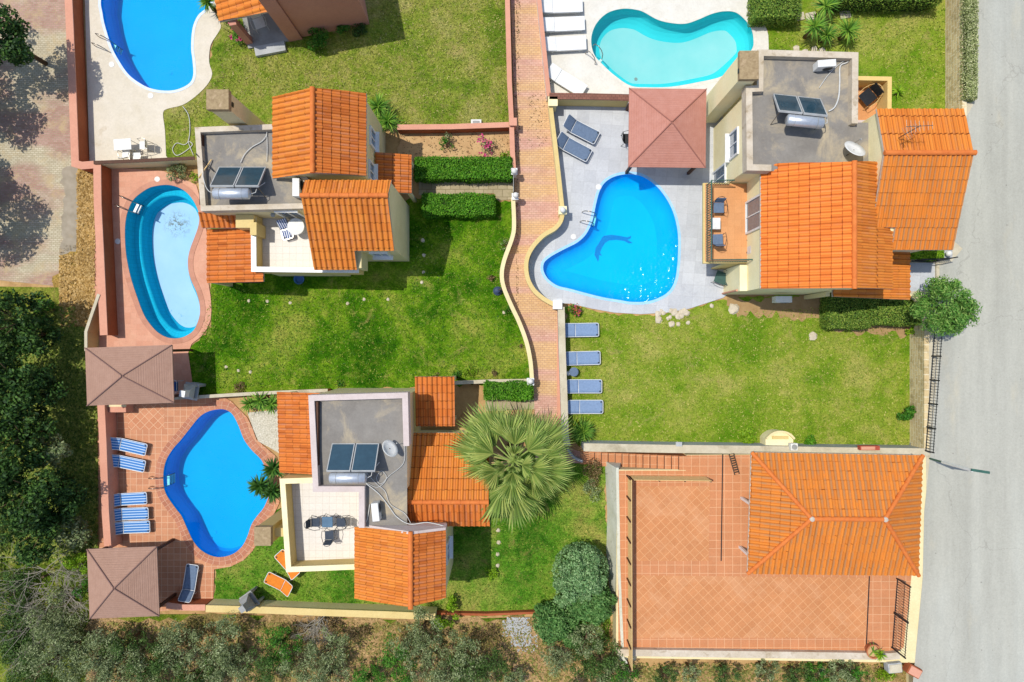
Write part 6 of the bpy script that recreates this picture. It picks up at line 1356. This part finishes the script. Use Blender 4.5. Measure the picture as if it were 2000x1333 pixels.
for i, (a, b, r_, h, lab) in enumerate(dk):
    tree(a, b, r_, h, lab, 'tree', m_dark if i < 10 and i != 6 else m_olive, name='evergreen_tree', lumps=34, dens=62, leaf=.19, group='dark trees along the left edge', seed=200 + i, lr=(.14, .40), out=.92, squash=1 + .2 * math.sin(i * 1.7))
bush(150, 1105, 22, 1.2, 'yellow green shrub beside the square gazebo', m_lime, seed=61, dens=150, leaf=.12); bush(155, 1150, 18, 1.2, 'bright green shrub touching the square gazebo', m_green, seed=62, dens=200); bush(85, 605, 24, 1.4, 'bright green shrub in front of the dark trees', m_green, seed=63, leaf=.12, dens=150); bush(590, 1228, 16, 1.0, 'brown leaved shrub below the yellow wall', m_brownleaf, seed=64, dens=120); bush(700, 1235, 20, .9, 'brown leaved scrub right of the dead bush', m_brownleaf, seed=65, dens=100); bush(950, 1250, 30, 1.0, 'brown scrub beside the grey rubble', m_brownleaf, seed=66, dens=90); bush(650, 1218, 18, 1, 'brown scrub under the dead bush', m_brownleaf, seed=67, dens=100)
# off-frame trees whose shade falls on the driveway
for i, (x, y, r_, h) in enumerate(((-27.6, 15.2, 2.1, 5.0), (-28.2, 12.4, 2.2, 5.2), (-28.6, 7.2, 2.6, 5.8), (-29.6, 9.5, 2.0, 5.5), (-29.4, 4.9, 1.7, 5.0), (-30.5, -2.5, 2.8, 7), (-30.4, -6.5, 3.0, 7), (-30, -10.5, 2.6, 6.5), (-29.5, .8, 2.4, 6.5))):
    t = thing('evergreen_tree', 'dark tree standing beyond the left edge', 'tree', (x, y, 0), group='trees beyond the left edge', local=True); trunk(t, h * .8, .18, r_ * .6, 6, i)
    p, d = crown_pts(r_, r_, h * .6, h * .66, 18, 30, (.25, .42), 300 + i); leaves('crown', p, d, .24, m_dark, t)
# dead branches
def twigs(px, py, n, L, label, seed, h=1.2, spread=1.0, z0=.1, dirs=(0, 6.28), name='dead_bush', r0=.022):
    t = thing(name, label, 'dead bush', (X(px, h), Y(py, h), 0), local=True, group='dead grey bushes'); rs = random.Random(seed); m = MB()
    def br(p, a, el, l, r, lev):
        pts = [p]; q = Vector(p); aa = a; ee = el; cv = rs.uniform(-.35, .35)
        for k in range(6):
            aa += cv * .5 + rs.uniform(-.12, .12); ee += rs.uniform(-.2, .14); q = q + Vector((math.cos(aa) * math.cos(ee), math.sin(aa) * math.cos(ee), math.sin(ee))) * (l / 6); q.z = max(q.z, .04); pts.append(q.copy())
            if lev < 2 and k >= 1 and rs.random() < .8: br(q.copy(), aa + rs.choice((-1, 1)) * rs.uniform(.35, .9), ee + rs.uniform(-.2, .3), l * rs.uniform(.35, .6), r * .55, lev + 1)
        m.tube(pts, r, 4, rs=[r * (1 - .13 * i_) for i_ in range(7)], caps=False)
    for i in range(n):
        a = rs.uniform(*dirs); br(Vector((rs.uniform(-.5, .5) * spread, rs.uniform(-.5, .5) * spread, z0 + rs.uniform(0, h * .5))), a, rs.uniform(0, .6), L * rs.uniform(.6, 1.1), r0, 0)
    m.build('branches', m_twig, t, recalc=False); MB().tube([(0, 0, 0), (0, .02, h * .4)], .07, 7).build('stump', m_trunk, t); return t
twigs(60, 1140, 26, 2.0, 'big tangle of dead grey branches left of the square gazebo', 5, spread=2.0, h=1.5); twigs(45, 1215, 34, 2.2, 'dead branches sweeping along the bottom left corner', 6, dirs=(2.4, 5.2), spread=2.6, h=1.6); twigs(120, 1180, 16, 1.5, 'smaller dead bush touching the square gazebo', 7, spread=1.2)
twigs(618, 1225, 22, 1.3, 'pale dead bush hanging over the long yellow wall', 8, dirs=(3.6, 5.9), spread=.6, h=1.5)
for i, (a, b, r_) in enumerate(((20, 1150, 45), (90, 1200, 45), (25, 1240, 50), (140, 1235, 34), (35, 1300, 50))):
    tree(a, b, r_, 1.2, ['low olive scrub under the dead branches, uppermost', 'low olive scrub under the dead branches, centre', 'low olive scrub under the dead branches, at the left edge', 'low olive scrub below the square gazebo corner', 'low olive scrub in the bottom left corner'][i], 'shrub', m_olive if i % 2 else mats[2][0], name='olive_shrub', lumps=14, dens=110, leaf=.12, group='scrub under the dead branches', seed=400 + i, aspect=.35)
# ---------------------------------------------------------------- stones
ico = None
def rock(px, py, r, label, group, z=0, first=[]):
    rs = random.Random(int(px * 7 + py)); bm = bmesh.new(); bmesh.ops.create_icosphere(bm, subdivisions=2, radius=r)
    for v in bm.verts: v.co *= rs.uniform(.8, 1.15); v.co.z *= .55; v.co.z = max(v.co.z, -.01)
    me = bpy.data.meshes.new('stone'); bm.to_mesh(me); bm.free(); me.materials.append(m_stone); o = bpy.data.objects.new('stone', me); COL.objects.link(o); o.location = (X(px), Y(py), z + .01); return tag(o, label, 'stone', group)
st_ = [(486, 588), (522, 589), (567, 592), (679, 593), (711, 585), (758, 585), (824, 552), (827, 532), (984, 611), (442, 717), (466, 724), (489, 727), (973, 1036), (974, 1060), (972, 1083), (972, 1105), (828, 499), (826, 470)]
for i, (a, b) in enumerate(st_): rock(a, b, .09 if i < 12 else .11, 'pale stepping stone set in the grass beside a villa', 'pale stones in the lawns')
rs = random.Random(9)
for i in range(26): rock(1278 + 66 * rs.random(), 607 + 24 * rs.random() + (0 if i % 3 else 4), rs.uniform(.10, .22), 'rough pale rock in the heap below the heart shaped pool', 'heap of pale rocks below the heart shaped pool')
rock(1587, 657, .24, 'white boulder alone on the east lawn', None); rock(1433, 603, .30, 'brownish round rock below the balcony corner', None); rock(1390, 598, .12, 'small pale rock at the edge of the grey deck', None)
for i, (a, b) in enumerate(((1555, 96), (1572, 103), (1590, 98), (1606, 100))): rock(a, b, .2, 'rounded rock in the border under the yuccas', 'rocks bordering the yucca bed')
for a, b, lab in ((1560, 34, 'flat white slab beside the topmost yucca'), (1583, 33, 'flat white slab left of the topmost yucca'), (1650, 30, 'small flat slab right of the topmost yucca')):
    tag(MB().box((X(a), Y(b), .05), (.55, .4, .08), rz=.2).build('stone_slab', m_kerb, bevel=.02), lab, 'stone slab')
for a, b, rz_, lab in ((1748, 1305, .1, 'white concrete block at the terrace corner'), (1786, 1312, -.5, 'rust coloured block at the roadside')):
    t = thing('concrete_block', lab, 'block', (X(a, Z1), Y(b, Z1), Z1 - .3)); MB().box((X(a, Z1 + .2), Y(b, Z1 + .2), Z1 + .0), (.7, .5, .5), rz=rz_).build('block', m_lgrey if a < 1760 else m_rust, t, bevel=.04); MB().box((X(a, Z1 + .2), Y(b, Z1 + .2), Z1 + .265), (.6, .4, .02), rz=rz_).build('top', m_kerb if a < 1760 else m_salmon, t)
# rubble and leaf litter: too many bits to count
def litter(name, label, cat, polys, n, size, mat, z=.03, flat=True):
    P_ = []
    for (x0, y0, x1, y1, w_) in polys:
        k = int(n * w_); P_.append(np.stack([RN.uniform(x0, x1, k), RN.uniform(y0, y1, k)], 1))
    q = np.concatenate(P_); p = np.stack([(q[:, 0] - 1000) * H / F, (666.5 - q[:, 1]) * H / F, np.full(len(q), z) + RN.uniform(0, .03, len(q))], 1)
    o = leaves(name, p, np.tile([0, 0, 1.], (len(q), 1)), size, mat, None, .7, rnd=.5, up=1); o['kind'] = 'stuff'; o['label'] = label; return o
litter('leaf_litter', 'brown dry leaves scattered on the paths and soil', 'litter', [(1003, 0, 1016, 330, .12), (1030, 180, 1068, 290, .04), (118, 480, 190, 620, .2), (780, 262, 1000, 310, .12), (1008, 350, 1012, 600, .05), (650, 1215, 1060, 1320, .35), (150, 1215, 300, 1260, .1)], 2600, .06, m_brownleaf, .045)
litter('scrub_grass_tufts', 'dry grass tufts covering the scrub ground', 'grass', [(200, 1215, 1200, 1333, .5), (1240, 1295, 1730, 1333, .15)], 12000, .14, leafmat('dry_grass_blade', ['#5f6a28', '#8a8440', '#b09a5c'], .2), .05)
litter('pebbles', 'grey rubble beside the low rusty edging wall', 'rubble', [(990, 1206, 1034, 1232, .4), (998, 1222, 1038, 1262, .35), (982, 1212, 1010, 1242, .15), (1010, 1240, 1050, 1275, .1)], 900, .10, m_lgrey, .04)

def inside(poly, q):
    x, y = q[:, 0], q[:, 1]; c = np.zeros(len(q), bool); n_ = len(poly)
    for i in range(n_):
        (x0, y0), (x1, y1) = poly[i], poly[(i + 1) % n_]
        m = ((y0 > y) != (y1 > y)) & (x < (x1 - x0) * (y - y0) / ((y1 - y0) if y1 != y0 else 1e-9) + x0); c ^= m
    return c
def turf(poly, n, mat, label, size=.12, z=.02):
    A_ = np.array(poly); q = np.stack([RN.uniform(A_[:, 0].min(), A_[:, 0].max(), n), RN.uniform(max(A_[:, 1].min(), -19), min(A_[:, 1].max(), 19), n)], 1); q = q[inside(poly, q)]
    p = np.column_stack([q, np.full(len(q), z) + RN.uniform(0, .04, len(q))]); o = leaves('grass_tufts', p, np.tile([0, 0, .8], (len(q), 1)), size, mat, None, .32, rnd=.8, up=.2); o['kind'] = 'stuff'; o['label'] = label
turf(PP([(330, 230), (396, 188), (428, 150), (424, 100), (446, 60), (560, 90), (735, 60), (760, -20), (985, -20), (994, 244), (780, 244), (540, 180), (380, 240), (330, 300)]), 15000, leafmat('dry_turf_blade', ['#4f6e14', '#8a9238', '#c4b878'], .2), 'short dry grass of the north lawn')
turf(PP([(414, 560), (800, 575), (805, 440), (990, 440), (975, 540), (1025, 680), (1034, 740), (420, 760), (385, 690)]), 16000, leafmat('lush_turf_blade', ['#2a5a08', '#5c8818', '#a0a848'], .2), 'green grass of the centre lawn')
turf(PP([(1108, 606), (1250, 622), (1600, 600), (1780, 665), (1774, 874), (1120, 862)]), 15000, leafmat('mid_turf_blade', ['#527c10', '#8ea030', '#c8bc70'], .2), 'worn grass of the east lawn')
turf(PP([(1510, 60), (1640, 10), (1850, 10), (1850, 205), (1750, 205), (1740, 140), (1670, 100), (1510, 100)]), 5000, bpy.data.materials['mid_turf_blade'], 'worn grass of the north east lawn')
turf(PP([(880, 1000), (1180, 960), (1188, 1080), (1050, 1190), (420, 1185), (425, 1115), (480, 1095), (540, 1010), (570, 1120), (700, 1120), (880, 1180)]), 9000, bpy.data.materials['lush_turf_blade'], 'grass of the south lawn')

litter('green_scrub_grass', 'long green grass between the dark trees and the salmon wall', 'grass', [(60, 640, 192, 1080, .5), (0, 600, 150, 1100, .3), (118, 640, 192, 700, .1)], 26000, .17, leafmat('green_scrub_blade', ['#44601a', '#7a8c2c', '#a8a850'], .25), .06)

litter('straw_tufts', 'yellow dry straw along the driveway edge', 'grass', [(152, 334, 186, 600, .6), (118, 500, 180, 640, .4)], 5000, .15, leafmat('straw_blade', ['#8a6a34', '#b8924e', '#d4b478'], .2), .05)
